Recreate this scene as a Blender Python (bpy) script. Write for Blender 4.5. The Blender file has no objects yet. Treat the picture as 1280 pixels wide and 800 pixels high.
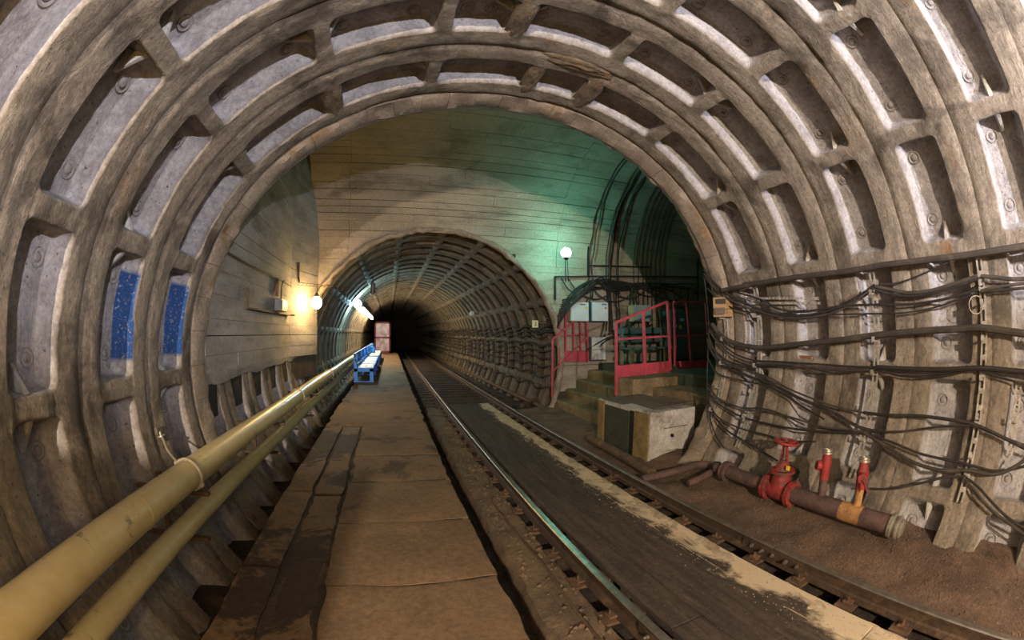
import bpy, math, random
import numpy as np
from mathutils import Vector, Matrix
random.seed(7); rng = np.random.default_rng(7)
sc = bpy.context.scene
COL = sc.collection
PI = math.pi

# ------------------------------------------------------------------ camera
CAM_H = 1.951; YAW = 0.2984; PITCH = 0.0329; FPX = 510.51       # fisheye, 510.5 px per radian in a 1280 px frame
cam = bpy.data.cameras.new('Camera'); cam_ob = bpy.data.objects.new('Camera', cam); COL.objects.link(cam_ob); sc.camera = cam_ob
cam.type = 'PANO'; cam.panorama_type = 'FISHEYE_LENS_POLYNOMIAL'
cam.fisheye_fov = 2*PI; cam.sensor_width = 36; cam.sensor_height = 22.5
for i in range(5): setattr(cam, 'fisheye_polynomial_k%d' % i, 0.0)
cam.fisheye_polynomial_k1 = -(1280/36)/FPX
cam_ob.location = (0, 0, CAM_H); cam_ob.rotation_euler = (PI/2+PITCH, 0, -YAW)
cam.clip_start = 0.05; cam.clip_end = 300

# ------------------------------------------------------------------ world, lights, exposure
w = bpy.data.worlds.new('World'); sc.world = w; w.use_nodes = True
w.node_tree.nodes['Background'].inputs[0].default_value = (0.9, 0.75, 0.55, 1)
w.node_tree.nodes['Background'].inputs[1].default_value = 0.0015
sc.view_settings.view_transform = 'Standard'; sc.view_settings.look = 'None'
sc.cycles.diffuse_bounces = 1
sc.view_settings.exposure = 0.25; sc.view_settings.gamma = 1.0; sc.view_settings.use_curve_mapping = False
def lamp(name, loc, power, color, radius=0.05, kind='POINT', target=None, size=None, blend=0.3):
    l = bpy.data.lights.new(name, kind); l.energy = power; l.color = color; l.shadow_soft_size = radius
    o = bpy.data.objects.new(name, l); COL.objects.link(o); o.location = loc
    if kind == 'SPOT':
        l.spot_size = size; l.spot_blend = blend
        o.rotation_euler = (Vector(target)-Vector(loc)).to_track_quat('-Z', 'Y').to_euler()
    return o
# two work lights behind the camera (their fixtures are built further down); every lamp in view lights by its own glowing bulb
LA = (-1.15, -5.0, 3.4); LB = (2.1, -3.2, 3.05)
lamp('work_light', LA, 2500, (1.0, 0.84, 0.66), 0.06)
lamp('flood_light', LB, 1350, (0.88, 0.88, 1.0), 0.03)

# ------------------------------------------------------------------ pixel helpers (1280x800 frame of the photograph, for real distances)
cy_, sy_, cp_, sp_ = math.cos(YAW), math.sin(YAW), math.cos(PITCH), math.sin(PITCH)
FW = np.array([sy_*cp_, cy_*cp_, sp_]); RT = np.array([cy_, -sy_, 0.0]); UP = np.cross(RT, FW)
def ray(x, y):
    dx, dy = x-640.0, 400.0-y; r = math.hypot(dx, dy); th = r/FPX; s = math.sin(th)/max(r, 1e-9)
    return RT*dx*s + UP*dy*s + FW*math.cos(th)
ORG = np.array([0, 0, CAM_H])
def at_x(x, y, X): d = ray(x, y); return ORG + d*(X/d[0])
def at_y(x, y, Y): d = ray(x, y); return ORG + d*(Y/d[1])
def at_z(x, y, Z): d = ray(x, y); return ORG + d*((Z-CAM_H)/d[2])
R0 = 3.35; CX, CZ = 1.227, 1.767
HC = (0.0624, 0.0285, 0.0122, -0.0034, -0.0042, -0.0048)
def prof(ph, R=R0):
    return R*(1+HC[0]*np.cos(2*ph)+HC[1]*np.sin(2*ph)+HC[2]*np.cos(3*ph)+HC[3]*np.sin(3*ph)+HC[4]*np.cos(4*ph)+HC[5]*np.sin(4*ph))
def wall_xyz(ph, y, off=0.0):
    r = prof(ph)-off
    return np.array([CX+r*np.cos(ph), y, CZ+r*np.sin(ph)])
def on_wall(x, y, off=0.1):
    d = ray(x, y); t = np.linspace(0.5, 16, 4000)
    X = d[0]*t-CX; Z = d[2]*t+CAM_H-CZ
    g = np.hypot(X, Z)-prof(np.arctan2(Z, X))+off
    i = int(np.argmax(g > 0)); return ORG+d*t[i]

# ------------------------------------------------------------------ noise
def _hash(ix, iy, iz, s):
    n = (ix*374761393 + iy*668265263 + iz*1274126177 + s*974634777) & 0x7fffffff
    n = ((n ^ (n >> 13))*1274126177) & 0x7fffffff
    n = ((n ^ (n >> 11))*668265263) & 0x7fffffff
    return ((n ^ (n >> 16)) & 0xffff)/65535.0
def vnoise(x, y, z=0.0, s=0):
    x, y, z = np.broadcast_arrays(np.asarray(x, float), np.asarray(y, float), np.asarray(z, float))
    ix, iy, iz = np.floor(x).astype(np.int64), np.floor(y).astype(np.int64), np.floor(z).astype(np.int64)
    fx, fy, fz = x-ix, y-iy, z-iz
    fx, fy, fz = [f*f*(3-2*f) for f in (fx, fy, fz)]
    v = 0
    for a in (0, 1):
        for b in (0, 1):
            for c in (0, 1):
                v = v + _hash(ix+a, iy+b, iz+c, s)*(fx if a else 1-fx)*(fy if b else 1-fy)*(fz if c else 1-fz)
    return v*2-1
def fbm(x, y, z=0.0, s=0, oct=3):
    v = 0; a = 1.0; f = 1.0
    for k in range(oct): v = v+a*vnoise(x*f, y*f, np.asarray(z)*f, s+k); a *= 0.5; f *= 2.0
    return v

# ------------------------------------------------------------------ materials
MATS = {}
def nodes_of(m): m.use_nodes = True; return m.node_tree.nodes, m.node_tree.links
def ramp_mix(N, L, fac, a, b):
    mx = N.new('ShaderNodeMix'); mx.data_type = 'RGBA'
    if isinstance(fac, (int, float)): mx.inputs[0].default_value = fac
    else: L.new(fac, mx.inputs[0])
    for v, i in ((a, 6), (b, 7)):
        if isinstance(v, tuple): mx.inputs[i].default_value = (*v, 1)
        else: L.new(v, mx.inputs[i])
    return mx.outputs[2]
def noise_node(N, L, vec, scale, detail=5, rough=0.6, dist=0.0):
    n = N.new('ShaderNodeTexNoise'); n.inputs['Scale'].default_value = scale; n.inputs['Detail'].default_value = detail
    n.inputs['Roughness'].default_value = rough; n.inputs['Distortion'].default_value = dist
    if vec is not None: L.new(vec, n.inputs['Vector'])
    return n.outputs['Fac']
def step(N, L, v, lo, hi):
    m = N.new('ShaderNodeMapRange'); m.interpolation_type = 'SMOOTHSTEP'
    m.inputs[1].default_value = lo; m.inputs[2].default_value = hi; L.new(v, m.inputs[0]); return m.outputs[0]
def scaled(N, L, vec, s):
    m = N.new('ShaderNodeMapping'); m.inputs['Scale'].default_value = s; L.new(vec, m.inputs[0]); return m.outputs[0]
def grain(N, L, c, vec, lo=0.62, hi=1.28, scale=70):
    mr = N.new('ShaderNodeMapRange'); mr.inputs[1].default_value = 0.32; mr.inputs[2].default_value = 0.68; mr.inputs[3].default_value = lo; mr.inputs[4].default_value = hi
    L.new(noise_node(N, L, vec, scale, 9, 0.78), mr.inputs[0])
    mx = N.new('ShaderNodeMix'); mx.data_type = 'RGBA'; mx.blend_type = 'MULTIPLY'; mx.inputs[0].default_value = 1.0
    L.new(c, mx.inputs[6]); L.new(mr.outputs[0], mx.inputs[7]); return mx.outputs[2]
def mat(name, base, alt=None, dirt=None, scale=3.0, rough=0.8, bump=0.3, bscale=30.0, metal=0.0, dirt_lo=0.52, dirt_hi=0.7, stretch=None, spec=0.3, speck=None, bdist=0.01):
    m = bpy.data.materials.new(name); MATS[name] = m
    N, L = nodes_of(m); P = N['Principled BSDF']
    tc = N.new('ShaderNodeTexCoord'); geo = N.new('ShaderNodeNewGeometry')
    vec = geo.outputs['Position']
    if stretch: vec = scaled(N, L, vec, stretch)
    alt = alt or tuple(c*0.75 for c in base)
    c = ramp_mix(N, L, step(N, L, noise_node(N, L, vec, scale), 0.35, 0.65), base, alt)
    if dirt: c = ramp_mix(N, L, step(N, L, noise_node(N, L, vec, scale*0.6, 7, 0.68, 0.4), dirt_lo, dirt_hi), c, dirt)
    if speck: c = ramp_mix(N, L, step(N, L, noise_node(N, L, geo.outputs['Position'], 38, 3, 0.5), 0.66, 0.72), c, speck)
    if bump >= 0.3: c = grain(N, L, c, geo.outputs['Position'], 0.62, 1.3, 22 if bump > .45 else 30)
    L.new(c, P.inputs['Base Color'])
    P.inputs['Roughness'].default_value = rough; P.inputs['Metallic'].default_value = metal
    P.inputs['Specular IOR Level'].default_value = spec
    if bump:
        b = N.new('ShaderNodeBump'); b.inputs['Strength'].default_value = bump; b.inputs['Distance'].default_value = bdist
        L.new(noise_node(N, L, vec, bscale, 6, 0.65), b.inputs['Height']); L.new(b.outputs[0], P.inputs['Normal'])
    return m
def emit(name, color, strength):
    m = bpy.data.materials.new(name); MATS[name] = m; N, L = nodes_of(m)
    P = N['Principled BSDF']; P.inputs['Base Color'].default_value = (*color, 1)
    P.inputs['Emission Color'].default_value = (*color, 1); P.inputs['Emission Strength'].default_value = strength
    return m
def lining_mat(name, flange, flange2, stain, rust, pocket, pocket2):
    m = bpy.data.materials.new(name); MATS[name] = m; N, L = nodes_of(m); P = N['Principled BSDF']
    uv = N.new('ShaderNodeUVMap'); uv.uv_map = 'UVMap'; uv = uv.outputs[0]
    geo = N.new('ShaderNodeNewGeometry').outputs['Position']
    streak = noise_node(N, L, scaled(N, L, uv, (3.6, 9, 1)), 1.0, 8, 0.7, 1.2)      # runs round the ring
    blot = noise_node(N, L, geo, 1.6, 6, 0.62, 0.5)
    c = ramp_mix(N, L, step(N, L, streak, 0.30, 0.74), flange, flange2)
    c = ramp_mix(N, L, step(N, L, noise_node(N, L, geo, 30, 4, 0.6), 0.62, 0.70), c, stain)
    c = ramp_mix(N, L, step(N, L, blot, 0.47, 0.66), c, stain)
    r = noise_node(N, L, scaled(N, L, geo, (1.1, 1.1, 0.5)), 1.3, 5, 0.6, 0.6)
    c = ramp_mix(N, L, step(N, L, r, 0.62, 0.74), c, rust)
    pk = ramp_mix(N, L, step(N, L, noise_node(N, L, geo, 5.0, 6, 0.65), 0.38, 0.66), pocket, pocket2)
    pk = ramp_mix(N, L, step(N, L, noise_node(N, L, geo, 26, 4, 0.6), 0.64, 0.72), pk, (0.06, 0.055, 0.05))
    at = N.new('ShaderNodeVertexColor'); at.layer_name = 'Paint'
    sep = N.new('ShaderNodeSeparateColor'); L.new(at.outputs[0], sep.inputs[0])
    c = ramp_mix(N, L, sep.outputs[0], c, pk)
    bl = N.new('ShaderNodeMath'); bl.operation = 'MULTIPLY'; L.new(sep.outputs[2], bl.inputs[0])
    L.new(step(N, L, noise_node(N, L, geo, 34, 7, 0.8), 0.36, 0.46), bl.inputs[1])
    c = grain(N, L, c, geo, 0.60, 1.32, 24)
    c = ramp_mix(N, L, bl.outputs[0], c, (0.02, 0.07, 0.22))
    L.new(c, P.inputs['Base Color']); P.inputs['Roughness'].default_value = 0.82; P.inputs['Specular IOR Level'].default_value = 0.25
    b1 = N.new('ShaderNodeBump'); b1.inputs['Strength'].default_value = 0.8; b1.inputs['Distance'].default_value = 0.03
    L.new(noise_node(N, L, scaled(N, L, uv, (8, 15, 1)), 1.0, 9, 0.72, 1.0), b1.inputs['Height'])
    b2 = N.new('ShaderNodeBump'); b2.inputs['Strength'].default_value = 0.7; b2.inputs['Distance'].default_value = 0.008
    L.new(noise_node(N, L, geo, 45, 6, 0.7), b2.inputs['Height']); L.new(b1.outputs[0], b2.inputs['Normal'])
    L.new(b2.outputs[0], P.inputs['Normal'])
    return m
lining_mat('lining', (0.295, 0.243, 0.185), (0.165, 0.132, 0.10), (0.10, 0.08, 0.06), (0.25, 0.125, 0.045), (0.45, 0.42, 0.41), (0.32, 0.295, 0.29))
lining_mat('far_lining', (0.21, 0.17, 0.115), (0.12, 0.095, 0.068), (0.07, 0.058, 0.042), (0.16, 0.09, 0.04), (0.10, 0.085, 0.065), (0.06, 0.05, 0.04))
mat('wall_concrete', (0.37, 0.305, 0.225), (0.27, 0.22, 0.163), (0.16, 0.128, 0.092), 1.3, 0.85, 0.35, 40, stretch=(0.5, 0.5, 2.0), speck=None)
mat('left_wall_concrete', (0.37, 0.33, 0.29), (0.27, 0.24, 0.21), (0.16, 0.14, 0.12), 1.6, 0.85, 0.4, 36, stretch=(0.6, 0.6, 2.0))
mat('joint_dark', (0.07, 0.058, 0.045), (0.045, 0.038, 0.03), None, 4, 0.95, 0.2)
mat('rim_concrete', (0.32, 0.255, 0.19), (0.215, 0.17, 0.13), (0.25, 0.15, 0.075), 3, 0.85, 0.6, 30, bdist=0.02)
mat('mortar', (0.19, 0.135, 0.085), (0.12, 0.088, 0.06), (0.25, 0.15, 0.07), 5, 0.9, 0.7, 30, bdist=0.03)
mat('slab', (0.20, 0.125, 0.066), (0.15, 0.094, 0.05), (0.07, 0.045, 0.026), 1.7, 0.85, 0.5, 55, dirt_lo=0.54, dirt_hi=0.64, speck=(0.17, 0.11, 0.065))
mat('strip', (0.215, 0.132, 0.068), (0.16, 0.10, 0.053), (0.055, 0.036, 0.023), 1.9, 0.75, 0.55, 40, dirt_lo=0.49, dirt_hi=0.55, spec=0.15)  # dark blotches carry wet stains and patches of shade in the colour
mat('dirt', (0.185, 0.118, 0.076), (0.12, 0.078, 0.053), (0.07, 0.048, 0.035), 2.2, 0.95, 0.9, 38, bdist=0.03, speck=(0.33, 0.20, 0.12))
mat('bed', (0.075, 0.055, 0.038), (0.045, 0.034, 0.025), (0.14, 0.095, 0.055), 4, 0.95, 0.9, 45, bdist=0.03)
mat('kerb', (0.21, 0.14, 0.08), (0.14, 0.095, 0.06), (0.07, 0.048, 0.034), 3.2, 0.9, 0.7, 40, bdist=0.02)
mat('deck_wood', (0.075, 0.055, 0.04), (0.045, 0.034, 0.026), (0.11, 0.08, 0.055), 3.5, 0.85, 0.5, 30, stretch=(5, 0.5, 1), speck=(0.16, 0.12, 0.08))
def deck_dust():
    m = MATS['deck_wood']; N, L = m.node_tree.nodes, m.node_tree.links; P = N['Principled BSDF']
    old = P.inputs['Base Color'].links[0].from_socket; geo = N.new('ShaderNodeNewGeometry').outputs['Position']
    sp = N.new('ShaderNodeSeparateXYZ'); L.new(geo, sp.inputs[0])
    n1 = noise_node(N, L, scaled(N, L, geo, (1.6, 0.7, 1)), 2.6, 9, 0.68, 0.6)
    ad = N.new('ShaderNodeMath'); ad.operation = 'MULTIPLY_ADD'; ad.inputs[1].default_value = 0.95; L.new(n1, ad.inputs[0]); L.new(sp.outputs[0], ad.inputs[2])
    c = ramp_mix(N, L, step(N, L, ad.outputs[0], 2.93, 3.10), old, (0.60, 0.47, 0.31))
    L.new(c, P.inputs['Base Color'])
mat('sleeper_wood', (0.06, 0.046, 0.035), (0.04, 0.031, 0.025), None, 3.5, 0.9, 0.5, 30)
mat('sand', (0.55, 0.43, 0.28), (0.42, 0.32, 0.21), (0.30, 0.22, 0.14), 7, 0.95, 0.8, 90)
mat('rail_steel', (0.085, 0.055, 0.035), (0.055, 0.036, 0.025), (0.14, 0.085, 0.045), 9, 0.6, 0.3, 60, metal=0.2)
mat('rail_worn', (0.42, 0.38, 0.33), (0.30, 0.26, 0.21), None, 9, 0.33, 0.1, 80, metal=0.85)
mat('rust_steel', (0.15, 0.085, 0.05), (0.09, 0.055, 0.035), (0.22, 0.12, 0.06), 8, 0.75, 0.4, 60, metal=0.2)
mat('bolt_steel', (0.22, 0.19, 0.16), (0.14, 0.115, 0.09), None, 20, 0.5, 0.3, 90, metal=0.5)
mat('pipe_cream', (0.66, 0.53, 0.27), (0.60, 0.47, 0.22), (0.26, 0.16, 0.07), 9, 0.32, 0.12, 40, dirt_lo=0.60, dirt_hi=0.70, spec=0.5)
mat('rope', (0.62, 0.53, 0.40), (0.45, 0.37, 0.27), None, 40, 0.9, 0.5, 160)
mat('cable_black', (0.026, 0.022, 0.019), (0.018, 0.015, 0.013), (0.06, 0.046, 0.034), 6, 0.65, 0.2, 60, spec=0.35)
mat('cable_brown', (0.055, 0.043, 0.033), (0.036, 0.029, 0.023), (0.09, 0.068, 0.05), 6, 0.7, 0.2, 60, spec=0.35)
mat('bracket_steel', (0.46, 0.42, 0.36), (0.33, 0.29, 0.24), (0.17, 0.11, 0.07), 12, 0.6, 0.3, 70, metal=0.4)
mat('red_paint', (0.44, 0.055, 0.075), (0.34, 0.045, 0.055), (0.26, 0.05, 0.045), 6, 0.45, 0.2, 50, spec=0.5, dirt_lo=0.6, dirt_hi=0.75)
mat('valve_red', (0.33, 0.035, 0.03), (0.21, 0.028, 0.025), (0.10, 0.045, 0.035), 10, 0.6, 0.4, 60, dirt_lo=0.50, dirt_hi=0.62)
mat('main_pipe', (0.115, 0.068, 0.055), (0.075, 0.048, 0.042), (0.18, 0.08, 0.06), 7, 0.7, 0.5, 60)
mat('rust_orange', (0.42, 0.22, 0.08), (0.30, 0.15, 0.06), (0.20, 0.10, 0.05), 9, 0.9, 0.5, 60)
mat('cap_steel', (0.50, 0.45, 0.38), (0.34, 0.30, 0.24), None, 14, 0.4, 0.2, 80, metal=0.7)
mat('box_concrete', (0.58, 0.54, 0.49), (0.42, 0.38, 0.33), (0.22, 0.185, 0.15), 3.5, 0.85, 0.5, 40)
mat('boss_concrete', (0.36, 0.33, 0.31), (0.24, 0.215, 0.20), (0.10, 0.088, 0.08), 22, 0.85, 0.6, 60)
mat('box_plaster_ochre', (0.27, 0.19, 0.08), (0.19, 0.13, 0.055), (0.11, 0.08, 0.04), 4, 0.85, 0.6, 40)
mat('lid_steel', (0.16, 0.115, 0.08), (0.11, 0.08, 0.058), (0.21, 0.15, 0.10), 3, 0.75, 0.4, 70, metal=0.2)
mat('panel_dark', (0.055, 0.06, 0.035), (0.04, 0.043, 0.027), None, 5, 0.8, 0.5, 70)
mat('stair_concrete', (0.24, 0.17, 0.085), (0.165, 0.118, 0.065), (0.095, 0.07, 0.042), 3, 0.9, 0.6, 35)
mat('platform_green', (0.06, 0.075, 0.05), (0.045, 0.055, 0.04), None, 4, 0.85, 0.4, 40)
mat('enamel_white', (0.58, 0.62, 0.62), (0.50, 0.54, 0.54), (0.36, 0.36, 0.32), 4, 0.4, 0.05, 60, spec=0.5, dirt_lo=0.62, dirt_hi=0.8)
mat('enamel_side', (0.42, 0.36, 0.22), (0.33, 0.28, 0.17), None, 6, 0.5, 0.1, 60)
mat('enamel_teal', (0.26, 0.38, 0.40), (0.22, 0.32, 0.34), None, 5, 0.45, 0.1, 60, spec=0.5)
mat('cabinet_teal', (0.08, 0.15, 0.17), (0.06, 0.12, 0.14), None, 5, 0.5, 0.1, 60)
mat('bench_teal', (0.07, 0.14, 0.14), (0.055, 0.11, 0.11), (0.05, 0.07, 0.06), 7, 0.6, 0.3, 50)
mat('bench_green_leg', (0.16, 0.17, 0.08), (0.12, 0.125, 0.06), None, 7, 0.7, 0.3, 50)
mat('bench_blue', (0.015, 0.26, 0.86), (0.015, 0.21, 0.74), (0.02, 0.10, 0.35), 6, 0.45, 0.1, 50, spec=0.5, dirt_lo=0.62, dirt_hi=0.8)
mat('bench_cream', (0.80, 0.72, 0.52), (0.70, 0.62, 0.44), None, 9, 0.5, 0.1, 50)
mat('gate_red', (0.28, 0.045, 0.045), (0.20, 0.04, 0.04), (0.10, 0.03, 0.03), 5, 0.5, 0.2, 40)
mat('gate_pale', (0.66, 0.52, 0.56), (0.40, 0.18, 0.22), (0.22, 0.07, 0.09), 1.8, 0.3, 0.6, 6, spec=0.6)
mat('wood_box', (0.34, 0.20, 0.085), (0.25, 0.145, 0.06), (0.13, 0.08, 0.04), 6, 0.7, 0.4, 40, stretch=(1, 1, 6))
mat('black_plastic', (0.018, 0.017, 0.016), (0.012, 0.012, 0.012), None, 6, 0.5, 0.05, 60)
mat('grey_metal', (0.16, 0.16, 0.165), (0.12, 0.12, 0.125), None, 6, 0.5, 0.1, 60, metal=0.4)
mat('plate_cream', (0.66, 0.60, 0.34), (0.55, 0.50, 0.28), None, 8, 0.6, 0.05, 60)
mat('sign_yellow', (0.75, 0.58, 0.04), (0.68, 0.50, 0.03), None, 8, 0.6, 0.0)
mat('sign_dark', (0.10, 0.12, 0.16), (0.08, 0.10, 0.13), None, 8, 0.6, 0.0)
mat('paper_white', (0.75, 0.75, 0.72), (0.65, 0.65, 0.62), None, 12, 0.8, 0.0)
mat('brick_red', (0.30, 0.13, 0.06), (0.22, 0.095, 0.045), None, 10, 0.9, 0.4, 60)
def drips():
    m = MATS['wall_concrete']; N, L = m.node_tree.nodes, m.node_tree.links; P = N['Principled BSDF']
    old = P.inputs['Base Color'].links[0].from_socket; geo = N.new('ShaderNodeNewGeometry').outputs['Position']
    a = step(N, L, noise_node(N, L, scaled(N, L, geo, (5, 3, 1.1)), 1.0, 8, 0.75, 0.8), 0.62, 0.70)
    c = ramp_mix(N, L, a, old, (0.46, 0.42, 0.26)); L.new(c, P.inputs['Base Color'])
drips()
deck_dust()
emit('bulb_warm', (1.0, 0.66, 0.26), 150); emit('bulb_yellow', (1.0, 0.62, 0.16), 600); emit('bulb_cool', (0.48, 0.86, 1.0), 300); emit('tube_warm', (1.0, 0.80, 0.52), 60); emit('globe_cool', (0.24, 1.0, 0.84), 120)

# ------------------------------------------------------------------ mesh helpers
def link(ob, parent=None):
    COL.objects.link(ob)
    if parent is not None: ob.parent = parent
    return ob
def mesh(name, V, F, material, smooth=False):
    me = bpy.data.meshes.new(name); me.from_pydata([tuple(map(float, v)) for v in V], [], [tuple(int(i) for i in f) for f in F])
    if isinstance(material, str): material = [material]
    for mm in material: me.materials.append(MATS[mm])
    if smooth: me.polygons.foreach_set('use_smooth', [True]*len(me.polygons))
    me.update(); return me
class MB:
    def __init__(s): s.V = []; s.F = []; s.M = []; s.mi = 0
    def add(s, V, F):
        b = len(s.V); s.V += [tuple(v) for v in V]; s.F += [tuple(i+b for i in f) for f in F]; s.M += [s.mi]*len(F); return s
    def hexa(s, P):       # 8 corners: bottom 0-3 counter-clockwise, top 4-7
        return s.add(P, [(0, 3, 2, 1), (4, 5, 6, 7), (0, 1, 5, 4), (1, 2, 6, 5), (2, 3, 7, 6), (3, 0, 4, 7)])
    def box(s, x0, x1, y0, y1, z0, z1, bev=0.0):
        if bev <= 0:
            return s.hexa([(x0, y0, z0), (x1, y0, z0), (x1, y1, z0), (x0, y1, z0), (x0, y0, z1), (x1, y0, z1), (x1, y1, z1), (x0, y1, z1)])
        b = bev; V = []
        for (zz, i) in ((z0, b), (z0+b, 0), (z1-b, 0), (z1, b)):
            V += [(x0+i, y0+i, zz), (x1-i, y0+i, zz), (x1-i, y1-i, zz), (x0+i, y1-i, zz)]
        F = [(3, 2, 1, 0), (12, 13, 14, 15)]
        for k in range(3):
            for j in range(4): F.append((4*k+j, 4*k+(j+1) % 4, 4*k+4+(j+1) % 4, 4*k+4+j))
        return s.add(V, F)
    def bar(s, p0, p1, wdt, hgt, up=(0, 0, 1)):   # rectangular bar between two points
        p0 = Vector(p0); p1 = Vector(p1); d = (p1-p0).normalized(); u = Vector(up); r = d.cross(u)
        if r.length < 1e-4: r = d.cross(Vector((1, 0, 0)))
        r.normalize(); u = r.cross(d).normalized(); r *= wdt/2; u *= hgt/2
        return s.hexa([p0-r-u, p0+r-u, p1+r-u, p1-r-u, p0-r+u, p0+r+u, p1+r+u, p1-r+u])
    def cyl(s, p0, p1, r0, r1=None, n=14, cap=True):
        r1 = r0 if r1 is None else r1
        return s.lathe(p0, p1, [(0, r0), (1, r1)], n, cap)
    def lathe(s, p0, p1, pr, n=16, cap=True):     # profile [(t along axis 0..1, radius)]
        p0 = Vector(p0); p1 = Vector(p1); d = p1-p0; a = d.normalized(); u = a.orthogonal().normalized(); v = a.cross(u)
        V = []; F = []
        for t, r in pr:
            c = p0+d*t
            for k in range(n):
                an = 2*PI*k/n; V.append(c+u*(r*math.cos(an))+v*(r*math.sin(an)))
        for j in range(len(pr)-1):
            for k in range(n): F.append((j*n+k, j*n+(k+1) % n, (j+1)*n+(k+1) % n, (j+1)*n+k))
        if cap: F.append(tuple(range(n))[::-1]); F.append(tuple((len(pr)-1)*n+k for k in range(n)))
        return s.add(V, F)
    def tube(s, pts, r, n=8, cap=True):
        P = [Vector(p) for p in pts]; m = len(P); V = []; F = []
        T = [(P[min(i+1, m-1)]-P[max(i-1, 0)]).normalized() for i in range(m)]
        u = T[0].orthogonal().normalized()
        for i in range(m):
            u = (u-T[i]*u.dot(T[i])); u.normalize(); v = T[i].cross(u)
            rr = r[i] if hasattr(r, '__len__') else r
            for k in range(n):
                an = 2*PI*k/n; V.append(P[i]+u*(rr*math.cos(an))+v*(rr*math.sin(an)))
        for j in range(m-1):
            for k in range(n): F.append((j*n+k, j*n+(k+1) % n, (j+1)*n+(k+1) % n, (j+1)*n+k))
        if cap: F.append(tuple(range(n))[::-1]); F.append(tuple((m-1)*n+k for k in range(n)))
        return s.add(V, F)
    def torus(s, c, axis, R, r, n=24, m=8):
        a = Vector(axis).normalized(); u = a.orthogonal().normalized(); v = a.cross(u); c = Vector(c)
        V = []; F = []
        for i in range(n):
            an = 2*PI*i/n; d = u*math.cos(an)+v*math.sin(an)
            for k in range(m):
                b = 2*PI*k/m; V.append(c+d*(R+r*math.cos(b))+a*(r*math.sin(b)))
        for i in range(n):
            for k in range(m): F.append((i*m+k, ((i+1) % n)*m+k, ((i+1) % n)*m+(k+1) % m, i*m+(k+1) % m))
        return s.add(V, F)
    def sphere(s, c, r, n=16, m=10, sq=(1, 1, 1)):
        V = []; F = []; c = Vector(c)
        for j in range(m+1):
            t = PI*j/m
            for k in range(n):
                p = 2*PI*k/n; V.append(c+Vector((sq[0]*r*math.sin(t)*math.cos(p), sq[1]*r*math.sin(t)*math.sin(p), sq[2]*r*math.cos(t))))
        for j in range(m):
            for k in range(n): F.append((j*n+k, (j+1)*n+k, (j+1)*n+(k+1) % n, j*n+(k+1) % n))
        return s.add(V, F)
    def grid(s, f, nu, nv):      # f(i,j)->point
        V = [f(i, j) for i in range(nu+1) for j in range(nv+1)]
        F = [(i*(nv+1)+j, (i+1)*(nv+1)+j, (i+1)*(nv+1)+j+1, i*(nv+1)+j+1) for i in range(nu) for j in range(nv)]
        return s.add(V, F)
    def build(s, name, material, parent=None, smooth=False):
        me = mesh(name, s.V, s.F, material, smooth)
        if s.M and max(s.M) > 0: me.polygons.foreach_set('material_index', s.M)
        return link(bpy.data.objects.new(name, me), parent)
def empty(name, loc=(0, 0, 0)):
    o = bpy.data.objects.new(name, None); o.empty_display_size = 0.1; COL.objects.link(o); o.location = loc; return o
def tag(o, label, cat, group=None, kind=None):
    o['label'] = label; o['category'] = cat
    if group: o['group'] = group
    if kind: o['kind'] = kind
    return o
def thing(name, label, cat, group=None): return tag(empty(name), label, cat, group)
def struct(o, label=None, cat=None):
    o['kind'] = 'structure'
    if label: o['label'] = label; o['category'] = cat
    return o
def smooth_path(P, n=8):
    P = [np.array(p, float) for p in P]
    if len(P) < 3: return [tuple(P[0]+(P[-1]-P[0])*t) for t in np.linspace(0, 1, n+1)]
    Q = [2*P[0]-P[1]]+P+[2*P[-1]-P[-2]]; out = []
    for i in range(1, len(Q)-2):
        for t in np.linspace(0, 1, n, endpoint=False):
            a, b, c, d = Q[i-1], Q[i], Q[i+1], Q[i+2]
            out.append(tuple(0.5*((2*b)+(c-a)*t+(2*a-5*b+4*c-d)*t*t+(3*b-a-3*c+d)*t**3)))
    out.append(tuple(P[-1])); return out
def auto_smooth(o, ang=40):
    me = o.data
    me.polygons.foreach_set('use_smooth', [True]*len(me.polygons))
    try: me.set_sharp_from_angle(angle=math.radians(ang))
    except Exception: pass
    return o

# ================================================================== THE NEAR TUNNEL LINING
W = 0.96; Y1C = 3.83           # ring width, centre of the ring next to the arch
RIBS = [-43, -23.5, -4, 15.4, 34.3, 54.6, 73.8, None, 107.4, 127.6, 147, 166, 184.6, 204, 223]
HALF = 0.245; DEPTH = 0.23; RIBW = 0.072
def coords(half, edge, n0, fine):
    a = np.linspace(-half, half, n0)
    e = np.array([-0.055, -0.036, -0.026, -0.017, -0.009, 0.0, 0.012])
    b = np.concatenate([edge+e*-1 if False else edge+e, -(edge+e)]) if fine else np.array([])
    c = np.unique(np.round(np.concatenate([a, b]), 4)); c = c[(c >= -half-1e-6) & (c <= half+1e-6)]
    keep = [c[0]]
    for v in c[1:]:
        if v-keep[-1] > 0.005: keep.append(v)
    keep[0] = -half; keep[-1] = half
    return np.array(keep)
def sstep(x): x = np.clip(x, 0, 1); return x*x*(3-2*x)
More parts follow.
